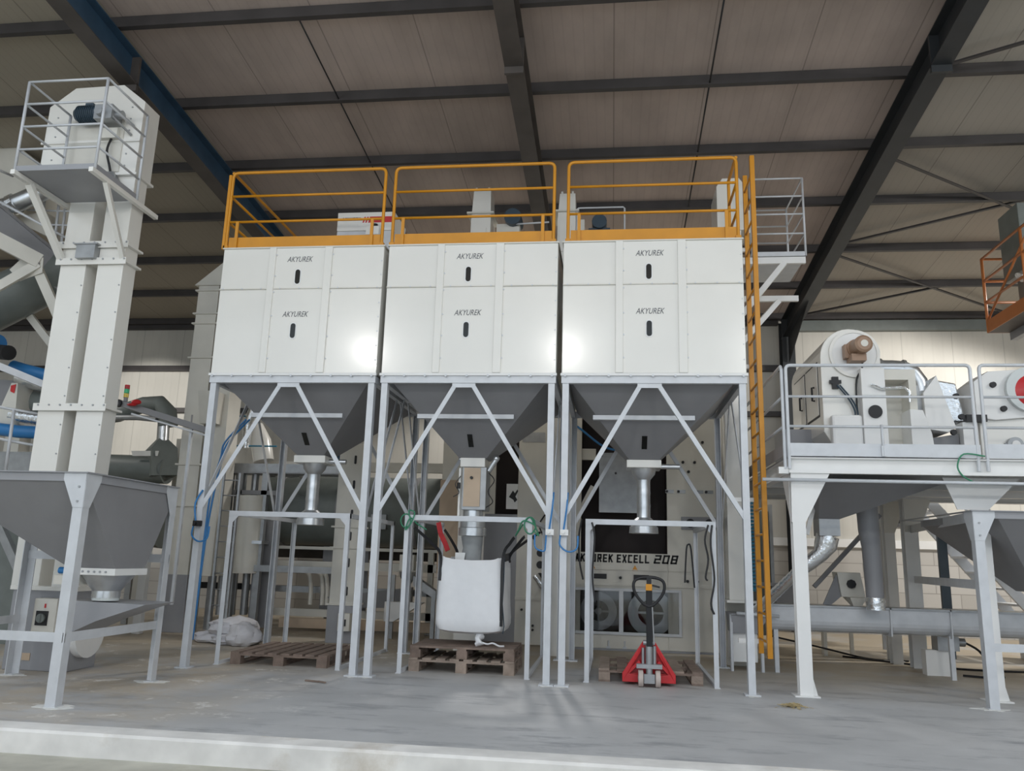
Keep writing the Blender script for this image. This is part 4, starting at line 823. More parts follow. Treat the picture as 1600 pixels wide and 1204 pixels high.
part('control_box', MB().box(-3.85, 11.40, .18, -3.68, 11.53, .42), CREAM2, t); part('isolator_knob', MB().box(-3.81, 11.38, .25, -3.73, 11.40, .34), BLACK, t)
t = box_elevator('bucket_elevator', 'weathered cream elevator behind the left edge of the left bin, with a grey boot', (-6.86, 12.0), .36, .42, .85, 5.55, (1.9, 2.55, 4.30, 4.88, 5.05, 5.45), .86)
part('elevator_leg', MB().box(-6.42, 12.0, .85, -6.12, 12.42, 5.9), CREAM2, t, bev=.006)
part('head_roof', MB().plate([(-6.92, 11.97, 5.55), (-6.45, 11.97, 5.95), (-6.45, 11.97, 5.55)], (0, .48, 0)), CREAM2, t)
part('head_roof', MB().plate([(-6.44, 11.97, 5.55), (-5.98, 11.97, 5.95), (-5.98, 11.97, 5.55)], (0, .48, 0)), CREAM2, t)
part('side_hood', MB().frustum((-6.5, 11.85, -6.22, 12.0), 3.2, (-6.5, 11.7, -6.2, 12.0), 3.7), CREAM2, t)
# right one with its head, platform and boot
t = thing('bucket_elevator', 'white elevator rising behind the right bin with a small railed platform at its head', 'bucket elevator', (1.62, 10.85, 0), 'bucket elevators')
part('elevator_leg', MB().box(1.46, 10.62, .82, 1.75, 10.9, 5.8), CREAM, t, bev=.006)
part('elevator_leg', MB().box(1.46, 10.98, .0, 1.75, 11.2, 5.8), CREAM2, t, bev=.006)
part('elevator_head', MB().plate([(1.43, 10.6, 5.75), (1.82, 10.6, 5.75), (1.82, 10.6, 6.40), (1.74, 10.6, 6.52), (1.51, 10.6, 6.52), (1.43, 10.6, 6.40)], (0, .62, 0)), CREAM, t, bev=.006)
part('head_spout', MB().box(1.82, 10.65, 5.72, 1.95, 11.0, 6.05), CREAM, t)
part('leg_flange', MB().box(1.42, 10.58, .79, 1.79, 10.95, .82), CREAM, t)
part('intake_tray', MB().plate([(1.43, 10.38, .66), (1.93, 10.38, .66), (1.93, 10.9, .66), (1.43, 10.9, .66)], (0, 0, .012)).frustum((1.46, 10.45, 1.75, 10.85), .44, (1.44, 10.4, 1.9, 10.88), .655), MIDGREY, t)
part('elevator_boot', MB().box(1.46, 10.5, .10, 1.76, 10.9, .44), WHITE, t, bev=.006)
for xx in (1.43, 1.79): part('boot_leg', MB().box(xx, 10.42, 0, xx + .03, 10.5, .66), SILVER, t)
part('platform_plate', MB().box(1.85, 10.45, 5.30, 2.56, 11.5, 5.36), SILVER, t)
for z in (5.62, 5.90, 6.16, 6.42):
    part('railing_bar', MB().tube([(1.86, 10.46, z), (2.55, 10.46, z), (2.55, 11.48, z), (1.86, 11.48, z)], .013, 8), SILVER, t)
for xx, yy in ((1.86, 10.46), (2.55, 10.46), (2.55, 11.48), (1.86, 11.48)): part('railing_post', MB().tube([(xx, yy, 5.3), (xx, yy, 6.42)], .015, 8), SILVER, t)
part('bearer', MB().bar((1.5, 10.5, 5.25), (2.55, 10.5, 5.25), .05, .09), WHITE, t); part('bearer', MB().bar((1.5, 11.3, 4.98), (2.62, 11.3, 4.98), .05, .08), WHITE, t)
part('strut', MB().bar((2.28, 10.5, 5.22), (1.62, 10.58, 4.40), .06, .07), WHITE, t); part('strut', MB().bar((2.35, 11.3, 4.95), (1.72, 11.1, 4.2), .06, .07), WHITE, t)
# heads over the middle bin
for (x, w, zt, lab) in ((-2.13, .30, 6.72, 'white elevator whose head with two lugs shows above the middle bin'), (-.82, .27, 6.62, 'narrow white elevator whose head shows between the middle and right guard rails')):
    t = thing('bucket_elevator', lab, 'bucket elevator', (x + w / 2, 11.3, 0), 'white elevator heads')
    part('head_casing', MB().frustum((x, 11.15, x + w, 11.6), 0, (x, 11.15, x + w, 11.6), 6.2).frustum((x, 11.15, x + w, 11.6), 6.2, (x + .03, 11.15, x + w - .01, 11.5), zt), CREAM, t)
    part('leg_flange', MB().box(x - .06, 11.1, 6.32, x + w + .05, 11.65, 6.345), CREAM2, t)
    part('front_cover', MB().box(x + .03, 11.13, 5.7, x + w - .06, 11.15, 6.1), CREAM, t)
    for xx in (x + .06, x + w - .05): part('lifting_lug', MB().box(xx - .015, 11.2, zt, xx + .015, 11.22, zt + .06), CREAM, t)
t = thing('drive_motor', 'dark motor beside the elevator head above the middle bin', 'motor', (-1.45, 11.4, 6.05)); 
part('motor_body', MB().cyl((-1.5, 11.15, 6.28), (-1.5, 11.5, 6.28), .13), MBLUE, t); part('gearbox', MB().box(-1.75, 11.25, 6.05, -1.4, 11.45, 6.2), CREAM2, t)
part('guard_bar', MB().tube([(-1.45, 11.2, 6.17), (-.95, 11.2, 6.19)], .014), SILVER, t); part('motor_base', MB().box(-1.75, 11.2, 6.0, -1.3, 11.5, 6.05).box(-1.8, 11.3, 6.02, -2.0, 11.4, 6.06), STEEL, t)
t = thing('drive_motor', 'small dark blue motor behind a grey hoop rail, above the right bin', 'motor', (-.2, 11.4, 5.9))
part('motor_body', MB().cyl((-.2, 11.15, 6.17), (-.2, 11.55, 6.17), .11), MBLUE, t); part('motor_foot', MB().box(-.36, 11.2, 5.95, -.04, 11.5, 6.08), MBLUE, t); part('switch_box', MB().box(-.52, 11.2, 6.02, -.42, 11.3, 6.22), CREAM2, t)
part('platform_plate', MB().box(-.6, 11.1, 5.89, .3, 11.9, 5.94), SILVER, t)
part('hoop_rail', MB().tube([(-.53, 11.15, 5.92), (-.53, 11.15, 6.34)] + bez((-.53, 11.15, 6.34), (-.53, 11.15, 6.38), (-.49, 11.15, 6.38), 4)[1:] + [(.15, 11.15, 6.38), (.17, 11.15, 6.36), (.17, 11.15, 5.92)], .013, 8), SILVER, t)
# cabinet with the red band on the left bin
t = thing('aspirator_cabinet', 'white machine cabinet with a red band and stripes, standing on the left bin', 'cabinet', (-3.35, 10.1, ZT + .012))
part('cabinet_body', MB().box(-3.79, 10.0, 5.6, -2.98, 10.6, 5.87), CREAM, t, bev=.006); part('cabinet_base', MB().box(-3.79, 10.02, 5.0, -2.99, 10.6, 5.6).box(-3.75, 10.05, ZT + .012, -3.69, 10.11, 5.0).box(-3.09, 10.05, ZT + .012, -3.03, 10.11, 5.0), SILVER, t)
part('red_band', MB().box(-3.33, 9.994, 5.715, -2.98, 10.0, 5.80), RED, t)
for k in range(3): part('red_stripe', MB().plate([(-3.43 + k * .04, 9.995, 5.715), (-3.41 + k * .04, 9.995, 5.715), (-3.385 + k * .04, 9.995, 5.80), (-3.405 + k * .04, 9.995, 5.80)], (0, .004, 0)), RED, t)
part('lettering', text_mb('AKYUREK', -3.73, 9.997, 5.748, .26, .045, .3, .2), LETTER, t)
part('lamp_socket', MB().cyl((-3.24, 9.98, 5.62), (-3.24, 9.98, 5.68), .035), BLACK, t); part('outlet_stub', MB().box(-3.34, 9.9, 5.5, -3.16, 10.0, 5.62), CREAM, t)
# ------------------------------------------------------------------ white mezzanine on the right
t = thing('mezzanine', 'white steel mezzanine with silver hand rails on the right', 'mezzanine', (4, 9, 0))
yf = 8.7; xm = 1.83
part('front_beam', MB().ibeam((xm, yf, 2.29), (6.6, yf, 2.29), .10, .16, .01), WHITE, t)
part('front_beam_lip', MB().box(xm, yf - .06, 2.205, 6.6, yf - .045, 2.235), WHITE, t)
part('side_beam', MB().ibeam((xm + .05, yf, 2.29), (xm + .05, 12.3, 2.29), .10, .16, .01), WHITE, t)
part('rear_beam', MB().ibeam((xm, 12.3, 2.29), (6.6, 12.3, 2.29), .10, .16, .01), WHITE, t)
part('deck', MB().box(xm, yf, 2.37, 6.6, 12.35, 2.385), MIDGREY, t)
part('deck_joist', MB().box(xm, 10.2, 2.2, 6.6, 10.3, 2.37).box(xm, 11.2, 2.2, 6.6, 11.3, 2.37), WHITE, t)
for x, y, g in ((1.91, yf + .02, 1), (3.80, 8.98, 1), (1.91, 12.3, 0), (3.9, 12.3, 0)):
    l = part('column', MB().ibeam((x, y, .012), (x, y, 2.21), .13, .12, .01, (0, 1, 0)), WHITE, t)
    part('foot_plate', MB().box(x - .12, y - .1, 0, x + .12, y + .1, .012), WHITE, l)
    part('foot_gusset', MB().plate([(x + .065, y - .03, .012), (x + .11, y - .03, .012), (x + .065, y - .03, .2)], (0, .012, 0)), WHITE, l)
    e = (.06, .33) if x < 3 else (.36, .40)
    zb = 1.70 if x < 3 else 1.88
    gp = [(x - .06, y - .062, 2.21), (x - e[0], y - .062, 2.21), (x - e[0] * .55 - .04, y - .062, zb), (x + .065, y - .062, zb), (x + e[1], y - .062, 2.21)]
    part('knee_gusset', MB().plate(gp[1:], (0, .012, 0)), WHITE, l)
    if x < 3: part('knee_gusset', MB().plate([(x - .06, y, 2.21), (x - .06, y + .4, 2.21), (x - .06, y + .06, 1.7), (x - .06, y, 1.7)], (.012, 0, 0)), WHITE, l)
part('end_plate', MB().box(xm - .10, yf - .03, 2.2, xm, yf + .03, 2.27), WHITE, t)
part('conduit', MB().tube([(1.55, yf - .09, 2.13), (6.6, yf - .09, 2.12)], .018, 8), SILVER, t)
part('toe_board', MB().box(xm + .02, yf - .05, 2.385, 3.73, yf - .042, 2.52).box(3.79, yf - .05, 2.385, 6.6, yf - .042, 2.53), SILVER, t)
part('green_cable', MB().tube(spline([(3.75, yf - .08, 2.4), (3.55, yf - .08, 2.42), (3.48, yf - .08, 2.3), (3.52, yf - .08, 2.2), (3.62, yf - .07, 2.14)]), .008, 6), GREEN, t)
def rail(x0, x1, posts, inner=()):
    r = .018; zt = 3.36; rr = .05
    part('top_rail', MB().tube([(x0, yf - .04, 2.25), (x0, yf - .04, zt - rr)] + bez((x0, yf - .04, zt - rr), (x0, yf - .04, zt), (x0 + rr, yf - .04, zt), 4)[1:] + [(x1 - rr, yf - .04, zt)] + bez((x1 - rr, yf - .04, zt), (x1, yf - .04, zt), (x1, yf - .04, zt - rr), 4)[1:] + [(x1, yf - .04, 2.25)], r, 10), SILVER, t)
    for z in (3.02, 2.70): part('mid_rail', MB().tube([(x0, yf - .04, z), (x1, yf - .04, z)], .014, 8), SILVER, t)
    for x in posts: part('post', MB().tube([(x, yf - .055, 2.40), (x, yf - .055, 2.72)], .016, 8).box(x - .02, yf - .07, 2.39, x + .02, yf - .05, 2.5), SILVER, t)
rail(1.84, 3.70, (2.78,)); rail(3.79, 6.4, (5.1,))
part('side_rail', MB().tube([(1.80, yf - .02, 2.25), (1.80, yf - .02, 3.32), (1.80, yf + .02, 3.36), (1.80, 11.4, 3.36), (1.80, 11.4, 2.4)], .018, 10), SILVER, t)
for z in (3.02, 2.70): part('side_rail', MB().tube([(1.80, yf, z), (1.80, 11.4, z)], .014, 8), SILVER, t)
part('toe_board', MB().box(1.79, yf, 2.385, 1.798, 11.4, 2.52), MIDGREY, t)
# ------------------------------------------------------------------ machines on the mezzanine
ZD = 2.385
t = thing('grain_aspirator', 'white round-topped aspirator with a brown motor on its drum, on the mezzanine', 'aspirator', (2.75, 10.2, ZD)); y = 9.5
arc = [(2.755 + .335 * math.cos(a), 3.66 + .345 * math.sin(a)) for a in [math.pi * k / 16 for k in range(17)]]
part('aspirator_body', MB().plate([(2.42, y, 2.78), (2.55, y, 2.56), (3.08, y, 2.56), (3.09, y, 3.3)] + [(a, y, b) for a, b in arc], (0, 1.55, 0)), CREAM, t, bev=.008)
for k, ya in enumerate((9.66, 10.3)):
    d = part('side_door', MB().box(2.408, ya, 3.0, 2.42, ya + .56, 3.62), CREAM, t, bev=.004)
    part('door_gap', MB().box(2.414, ya - .012, 2.98, 2.421, ya + .572, 3.64), BLACK, d)
    part('handle', MB().tube([(2.408, ya + .15, 3.2), (2.38, ya + .15, 3.2), (2.38, ya + .15, 3.36), (2.408, ya + .15, 3.36)], .012, 6), BLACK, d)
part('drum_flange', MB().cyl((2.80, y - .02, 3.70), (2.80, y + .01, 3.70), .28, n=40), WHITE, t)
part('drum_rim', MB().ringc((2.80, y - .03, 3.70), (2.80, y - .012, 3.70), .285, .25, 40), CREAM, t)
m = part('drum_motor', MB().tube([(2.78, y - .02, 3.72), (2.80, y - .14, 3.73), (2.80, y - .15, 3.73), (2.815, y - .34, 3.735), (2.816, y - .36, 3.735)], [.115, .115, .10, .10, .075], 20), BROWN, t)
part('motor_foot', MB().box(2.70, y - .26, 3.56, 2.86, y - .05, 3.64).box(2.66, y - .14, 3.62, 2.72, y - .04, 3.78), BROWN, m); part('fan_cap', MB().cyl((2.816, y - .36, 3.735), (2.816, y - .365, 3.735), .04), CREAM2, m)
part('motor_cable', MB().tube(spline([(2.84, y - .15, 3.6), (2.85, y - .1, 3.5), (2.80, y - .04, 3.38), (2.79, y - .03, 3.1), (2.80, y - .03, 2.9)]), .010, 6), BLACK, t)
c = part('front_column', MB().box(2.82, y - .14, 2.5, 3.08, y, 3.5), WHITE, t, bev=.006)
part('black_port', MB().cyl((2.95, y - .14, 2.99), (2.95, y - .16, 2.99), .075, n=20), BLACK, c)
part('latch', MB().tube([(2.92, y - .15, 3.3), (3.03, y - .17, 3.25), (3.28, y - .15, 3.27), (3.33, y - .15, 3.22), (3.33, y - .15, 3.1)], .018, 8), CHROME, c)
part('junction_box', MB().box(2.48, y - .12, 2.5, 2.82, y - .0, 2.96), WHITE, t, bev=.03)
part('cable_gland', MB().box(2.53, y - .04, 3.28, 2.60, y, 3.42).box(2.5, y - .04, 3.34, 2.63, y - .02, 3.38), BLACK, t)
for dx in (0, .03): part('control_cable', MB().tube(spline([(2.58 + dx, y - .04, 3.32), (2.70 + dx, y - .05, 3.15), (2.76 + dx, y - .05, 2.99), (2.70 + dx, y - .06, 2.9), (2.55, y - .08, 2.87 + dx)]), .010, 6), MBLUE, t)
part('outlet_channel', MB().box(3.08, y - .06, 2.5, 3.42, y + .3, 2.6).box(3.08, y + .2, 2.6, 3.42, y + .26, 3.4).box(3.36, y - .06, 2.5, 3.44, y + .2, 3.5).box(3.08, y - .06, 3.38, 3.44, y + .2, 3.5), CREAM2, t)
part('lower_hood', MB().plate([(3.34, y - .1, 2.5), (3.58, y - .1, 2.5), (3.56, y - .1, 2.75), (3.48, y - .1, 3.02), (3.34, y - .1, 3.03)], (0, .3, 0)), WHITE, t, bev=.006)
part('base_frame', MB().box(2.45, y, ZD, 2.53, y + 1.5, 2.56).box(2.98, y, ZD, 3.06, y + 1.5, 2.56).box(2.1, y + .6, ZD, 2.45, y + 1.2, 2.9), MIDGREY, t)
part('exhaust_duct', MB().tube([(3.06, y + .25, 3.58), (3.3, y + .25, 3.58), (3.42, y + .25, 3.57), (3.52, y + .25, 3.52), (3.58, y + .25, 3.42), (3.60, y + .25, 3.3)], .105, 18), GALV, t)
part('duct_collar', MB().ringc((3.13, y + .25, 3.58), (3.17, y + .25, 3.58), .125, .1, 20), GALV, t); part('duct_collar', MB().ringc((3.40, y + .25, 3.575), (3.43, y + .25, 3.57), .118, .1, 20), GALV, t)
t = thing('sample_divider', 'tilted white and grey box machine between the aspirator and the right rail gap', 'divider', (3.7, 9.9, ZD))
part('tilted_box', MB().plate([(3.57, 9.6, 3.26), (3.73, 9.6, 3.47), (3.90, 9.6, 2.86), (3.82, 9.6, 2.80), (3.58, 9.6, 2.84)], (0, .45, 0)), WHITE, t, bev=.006)
part('grey_face', MB().plate([(3.40, 9.66, 3.30), (3.70, 9.66, 3.44), (3.60, 9.66, 2.92), (3.55, 9.66, 2.90), (3.40, 9.66, 3.05)], (0, .3, 0)), STEEL, t)
part('foil_hood', MB().plate([(3.80, 9.8, 3.46), (4.02, 9.8, 3.42), (4.10, 9.8, 2.95), (3.90, 9.8, 2.85)], (0, .4, 0)), CHROME, t, bev=.02)
for x, z in ((3.92, 3.22), (3.96, 2.98), (3.86, 2.80)): knob(t, x, 9.6, z, .035)
part('black_clamp', MB().box(4.0, 9.55, 2.92, 4.22, 9.65, 3.0), BLACK, t); part('white_leg', MB().box(3.97, 9.6, ZD, 4.13, 9.8, 2.92), WHITE, t)
part('dark_pan', MB().plate([(3.5, 9.7, 2.72), (3.96, 9.7, 2.80), (3.96, 9.7, 2.42), (3.5, 9.7, 2.42)], (0, .4, 0)), DKGREY, t); part('prop', MB().box(3.5, 9.75, ZD, 3.56, 10.0, 2.9), STEEL, t)
t = thing('fan_separator', 'white separator with a red fan guard at the right edge on the mezzanine', 'separator', (4.7, 10, ZD))
part('side_sheet', MB().plate([(4.14, 9.62, 3.40), (4.30, 9.62, 3.52), (5.4, 9.62, 3.60), (5.4, 9.62, 3.05), (4.34, 9.62, 2.95), (4.14, 9.62, 2.98)], (0, .5, 0)), WHITE, t, bev=.008)
part('lower_box', MB().box(4.18, 9.66, ZD, 5.4, 10.3, 2.98), CREAM, t, bev=.008)
part('fan_guard', MB().ringc((4.72, 9.62, 3.30), (4.72, 9.56, 3.30), .26, .16, 32), TRANS, t); part('fan_disc', MB().tube([(4.74, 9.62, 3.28), (4.74, 9.56, 3.28), (4.74, 9.50, 3.28)], [.21, .19, .08], 28), RED, t)
b = part('bearing', MB().cyl((4.52, 9.66, 2.67), (4.52, 9.6, 2.67), .085, n=20).box(4.42, 9.63, 2.65, 4.62, 9.66, 2.69), STEEL, t); part('bearing_cap', MB().cyl((4.52, 9.6, 2.67), (4.52, 9.59, 2.67), .045), WHITE, b)
for x, z in ((4.34, 3.36), (4.43, 3.08)): knob(t, x, 9.62, z, .035)
# ------------------------------------------------------------------ under the mezzanine
t = thing('discharge_hopper', 'dark grey sloping discharge hopper hanging under the mezzanine deck', 'hopper', (2.6, 10, 1.6), 'mezzanine hoppers')
part('hopper_shell', MB().frustum((2.37, 9.75, 2.60, 10.0), 1.80, (2.25, 9.1, 3.62, 10.9), 2.20), DKGREY, t)
part('outlet_box', MB().box(2.37, 9.74, 1.61, 2.60, 10.02, 1.80), STEEL, t)
part('outlet_duct', MB().tube([(2.49, 9.88, 1.61), (2.46, 9.88, 1.50), (2.40, 9.88, 1.40), (2.28, 9.9, 1.30), (2.2, 9.95, 1.24)], [.13, .13, .09, .085, .085], 16), CHROME, t)
part('foil_duct', MB().tube([V((2.2, 9.95, 1.24)) + (V((1.74, 10.42, .70)) - V((2.2, 9.95, 1.24))) * k / 24 for k in range(25)], [.062 + .006 * (k % 2) for k in range(25)], 14), CHROME, t)
part('clamp_bar', MB().bar((2.24, 9.8, 1.62), (2.36, 9.8, 2.05), .03, .05), WHITE, t)
t = thing('support_pipe', 'grey round downpipe standing between the mezzanine column and the screw conveyor', 'pipe', (3.1, 10.25, .7))
part('pipe', MB().tube([(3.04, 10.2, 2.18), (3.05, 10.2, 1.7), (3.08, 10.25, 1.5), (3.09, 10.25, .86)], [.125, .12, .108, .10], 18), MIDGREY, t); part('foil_sleeve', MB().tube([(3.09, 10.25, .92), (3.09, 10.25, .88), (3.09, 10.25, .84), (3.09, 10.25, .78)], [.105, .112, .105, .11], 14), CHROME, t)
t = thing('screw_conveyor', 'long pale grey trough conveyor lying low under the mezzanine', 'conveyor', (3.6, 10.5, 0))
tr = [(-.15, .27), (-.15, .10)] + [(-.15 * math.cos(a), .10 - .13 * math.sin(a)) for a in [math.pi * k / 10 for k in range(1, 10)]] + [(.15, .10), (.15, .27)]
part('trough', MB().prof(tr, (1.92, 10.6, .51), (7.2, 10.6, .53), smooth=False), SILVER, t)
part('lid', MB().box(1.90, 10.42, .78, 7.2, 10.78, .80), STEEL, t)
for x in (3.3, 3.98, 5.0): part('joint_flange', MB().box(x, 10.42, .47, x + .015, 10.78, .80), SILVER, t)
for x in (1.98, 3.99, 6.0): part('support_leg', MB().bar((x, 10.5, .0), (x, 10.5, .5), .05, .05), SILVER, t)
part('bolt_pipe', MB().tube([(1.5, 10.35, .68), (2.0, 10.35, .66)], .02, 8), SILVER, t)
for x, y, w, lab in ((3.78, 12.0, .13, 'narrow pale post behind the screw conveyor, left of the wide hopper leg'),):
    s = thing('support_post', lab, 'post', (x + w / 2, y, 0), 'posts behind the conveyor'); part('post', MB().ibeam((x + w / 2, y, 0), (x + w / 2, y, 2.19), w, .14, .012, (0, 1, 0)), WHITE, s)
    part('knee_plate', MB().plate([(x, y - .08, 2.19), (x + w + .18, y - .08, 2.19), (x + w, y - .08, 1.75), (x, y - .08, 1.75)], (0, .01, 0)), CREAM2, s)
t = thing('feeder_box', 'small white box with a black knob sitting on the screw conveyor', 'feeder', (2.94, 10.9, .80))
part('box', MB().plate([(2.80, 10.75, 1.20), (3.08, 10.75, 1.20), (3.13, 10.75, .90), (2.84, 10.75, .90)], (0, .25, 0)), CREAM2, t, bev=.005); part('neck', MB().frustum((2.94, 10.62, 3.04, 10.74), .80, (2.9, 10.6, 3.1, 10.95), .90), CREAM2, t)
part('knob', MB().cyl((2.96, 10.75, 1.06), (2.96, 10.71, 1.06), .055, n=8), BLACK, t); part('side_plate', MB().plate([(2.80, 10.78, 1.18), (2.84, 10.78, .9), (2.72, 10.78, .80), (2.62, 10.78, .80)], (0, .02, 0)), DKGREY, t)
solo('diagonal_strut', MB().bar((2.62, 11.2, 1.0), (3.5, 11.2, 1.95), .06, .05), DKGREY, 'dark diagonal strut under the mezzanine above the knob box', 'strut')
mb = MB(); cc = [V((1.66 + .055 * math.cos(k * .9), 10.1 + .055 * math.sin(k * .9), .95 + k * .0062)) for k in range(170)]; mb.tube(cc, .009, 5)
solo('coiled_hose', mb, TEAL, 'blue coiled air hose hanging right of the yellow ladder', 'hose')
t = thing('steel_stair', 'silver steel stair descending to the right under the mezzanine', 'stair', (5, 13.1, 0))
a, b = at(1432, 762, Y=12.7), at(1640, 985, Y=12.7)
for y in (12.7, 13.5): part('stringer', MB().bar((a.x, y, a.z), (b.x, y, b.z), .05, .15), SILVER, t)
for k in range(9):
    p = a + (b - a) * (k + .5) / 9; part('tread', MB().box(p.x - .12, 12.72, p.z - .015, p.x + .12, 13.48, p.z + .015), SILVER, t)
part('stair_foot', MB().box(b.x - .05, 12.68, 0, b.x + .05, 13.52, b.z), SILVER, t)
for zo in (.5, .9): part('hand_rail', MB().tube([(a.x, 12.7, a.z + zo), (b.x, 12.7, b.z + zo)], .018, 8), SILVER, t)
for k, (px0, px1) in enumerate(((1395, 1400), (1470, 1484))):
    s = solo('cable_post', MB().box(at(px0, 900, Y=13).x, 13, 0, at(px1, 900, Y=13).x, 13.06, 2.0), DKGREY if k == 0 else MBLUE, ['thin dark post beside the pale posts behind the conveyor', 'dark blue upright cable duct under the stair'][k], 'post')
t = thing('work_table', 'dark topped bench with a black box behind the pale posts under the mezzanine', 'bench', (4.8, 14.2, 0)); part('bench_top', MB().box(4.25, 13.9, 1.93, 5.4, 14.5, 1.99), DKGREY, t)
for x in (4.3, 5.3): part('bench_leg', MB().box(x, 14.0, 0, x + .05, 14.05, 1.93), STEEL, t)
part('black_box', MB().box(4.6, 14.0, 1.99, 4.95, 14.3, 2.3), BLACK, t)
for k, (pts, lab) in enumerate(([[(3.3, 12.6, .012), (3.9, 12.0, .012), (4.5, 11.6, .012), (5.4, 11.6, .012), (6.4, 12, .012)], 'long black cable on the floor behind the white column foot'],
     [[(4.25, 10.9, .42), (4.5, 11.0, .3), (4.62, 11.0, .10), (4.72, 10.9, .012), (4.5, 10.8, .012), (4.25, 10.9, .012)], 'black cable drooping from the conveyor drive to the floor'],
     [[(2.3, 12.7, .25), (3.0, 12.6, .12), (3.6, 12.4, .012), (4.1, 12.3, .012)], 'dark pipe sloping down to the floor behind the conveyor'])): rope('floor_cable', pts, .014, BLACK, lab, 'cable', 'floor cables')
for x, y, h, lab in ((2.85, 12.6, .45, 'left'), (3.3, 12.9, .4, 'right')):
    s = thing('low_stand', f'low pale stand on the floor behind the conveyor, {lab} one', 'stand', (x, y, 0), 'low stands'); part('stand_top', MB().box(x - .25, y, h, x + .25, y + .3, h + .04), CREAM2, s)
    for xx in (x - .2, x + .2): part('leg', MB().box(xx, y + .02, 0, xx + .05, y + .07, h), CREAM2, s)
t = thing('conveyor_drive', 'small grey drive block on a pale foot under the middle of the conveyor', 'drive', (4.05, 10.85, 0)); part('drive_block', MB().box(3.95, 10.8, .30, 4.2, 11.0, .47).cyl((4.2, 10.9, .4), (4.3, 10.9, .4), .05), STEEL, t); part('pale_foot', MB().box(3.82, 10.85, 0, 4.1, 11.0, .30), WHITE, t)
t = thing('grey_machine', 'grey framed machine far behind the ladder under the mezzanine', 'machine', (2.2, 13.4, 0)); part('cabinet', MB().box(1.9, 13.3, .2, 2.5, 13.9, 2.1), GREENG, t)
for x in (1.88, 2.1, 2.46): part('frame_post', MB().box(x, 13.22, 0, x + .05, 13.3, 2.2), STEEL, t)
part('shelf', MB().box(1.85, 13.1, .95, 2.9, 13.25, 1.0).box(2.5, 13.1, .5, 2.9, 13.25, .95), MIDGREY, t)
# ------------------------------------------------------------------ orange platform at the upper right
t = thing('orange_platform', 'orange railed platform high at the right edge', 'platform', (6.4, 11.0, 4.8))
XL, YN, YFAR = 5.66, 9.6, 12.5
part('platform_plate', MB().box(XL, YN, 4.80, 7.4, YFAR, 4.86), HOUSE, t); part('platform_joist', MB().box(XL + .3, YN, 4.68, XL + .4, YFAR, 4.80), DKGREY, t)
part('fascia', MB().box(XL - .012, YN, 4.80, XL, YFAR, 4.99), ORANGE, t); part('fascia', MB().box(XL, YFAR, 4.80, 7.4, YFAR + .012, 4.99), ORANGE, t)
for z in (5.98, 5.62, 5.28): part('rail', MB().tube([(XL, YN, z), (XL, YFAR, z), (7.4, YFAR, z)], .02, 8), ORANGE, t)
for y in (YFAR, 11.3, 10.2): part('post', MB().tube([(XL, y, 4.8), (XL, y, 5.98)], .022, 8), ORANGE, t)
part('post', MB().tube([(6.25, YFAR, 4.8), (6.25, YFAR, 5.98)], .02, 8), ORANGE, t); part('brace', MB().tube([(XL, YFAR, 4.98), (XL, 10.9, 5.98)], .018, 8), ORANGE, t)
part('carrying_column', MB().ibeam((6.5, 12.3, 0), (6.5, 12.3, 4.70), .22, .2, .012, (0, 1, 0)), BLUESTEEL, t)
part('tower_box', MB().box(5.86, 11.7, 5.5, 6.6, 12.3, 6.55), GREENG, t, bev=.01); part('tower_leg', MB().box(6.0, 11.85, 4.86, 6.5, 12.2, 5.5), GREENG, t)
part('foil_elbow', MB().tube([(5.74, 11.6, 5.36), (5.88, 11.6, 5.46), (6.05, 11.6, 5.36)], .08, 12), CHROME, t)
# ------------------------------------------------------------------ plant at the far left, behind the white elevator
A = lambda px, py, Y: at(px, py, Y=Y)
t = thing('sifter_deck', 'white and grey raised sifter deck at the upper left edge, behind the elevator', 'sifter', (-8.5, 10.5, 2.5))
a0, a1 = A(-60, 305, 9.2), A(125, 455, 10.6)
part('deck_fascia', MB().bar(a0, a1, .05, .42), MIDGREY, t); up = V((0, 0, .26)); part('deck_edge', MB().bar(a0 + up, a1 + up, .10, .04), DKGREY, t)
b0, b1 = A(-40, 355, 9.1), A(62, 408, 9.6); part('cross_beam', MB().bar(b0, b1, .05, .20), CREAM2, t)
c = A(55, 415, 9.6); part('knee_plate', MB().plate([c + V((-.18, 0, .16)), c + V((.10, 0, .12)), c + V((.12, 0, -.1)), c + V((-.2, 0, -.22)), c + V((-.38, 0, -.05))], (0, .012, 0)), CREAM2, t); bolts(t, [c + V((-.15 + .07 * k, -.01, -.12 + .05 * k)) for k in range(4)], .014, DKGREY)
part('brace', MB().bar(A(60, 412, 9.6), A(-50, 475, 9.3), .06, .12), CREAM2, t); part('brace', MB().bar(A(58, 418, 9.65), A(112, 540, 9.7), .06, .13), CREAM2, t); part('brace', MB().bar(A(36, 480, 10.4), A(90, 550, 10.4), .06, .10), CREAM2, t)
part('column', MB().box(-9.45, 11.4, 0, -9.2, 11.65, 3.9), CREAM2, t)
part('under_duct', MB().cyl(A(-60, 500, 9.9), A(110, 418, 10.6), .36, n=24), GREENG, t)
h0 = A(-50, 222, 10.2); part('sifter_box', MB().plate([A(-60, 235, 10.2), A(25, 226, 10.2), A(66, 258, 10.2), A(40, 322, 10.2), A(15, 335, 10.2), A(-60, 300, 10.2)], (0, .9, 0)), CREAM2, t, bev=.01)
part('dust_pipe', MB().tube([A(-20, 332, 9.9), A(25, 318, 9.9), A(70, 298, 10.0)], .13, 16), GALV, t); part('foil_clamp', MB().ringc(A(18, 321, 9.9), A(26, 317, 9.9), .15, .12, 18), CHROME, t)
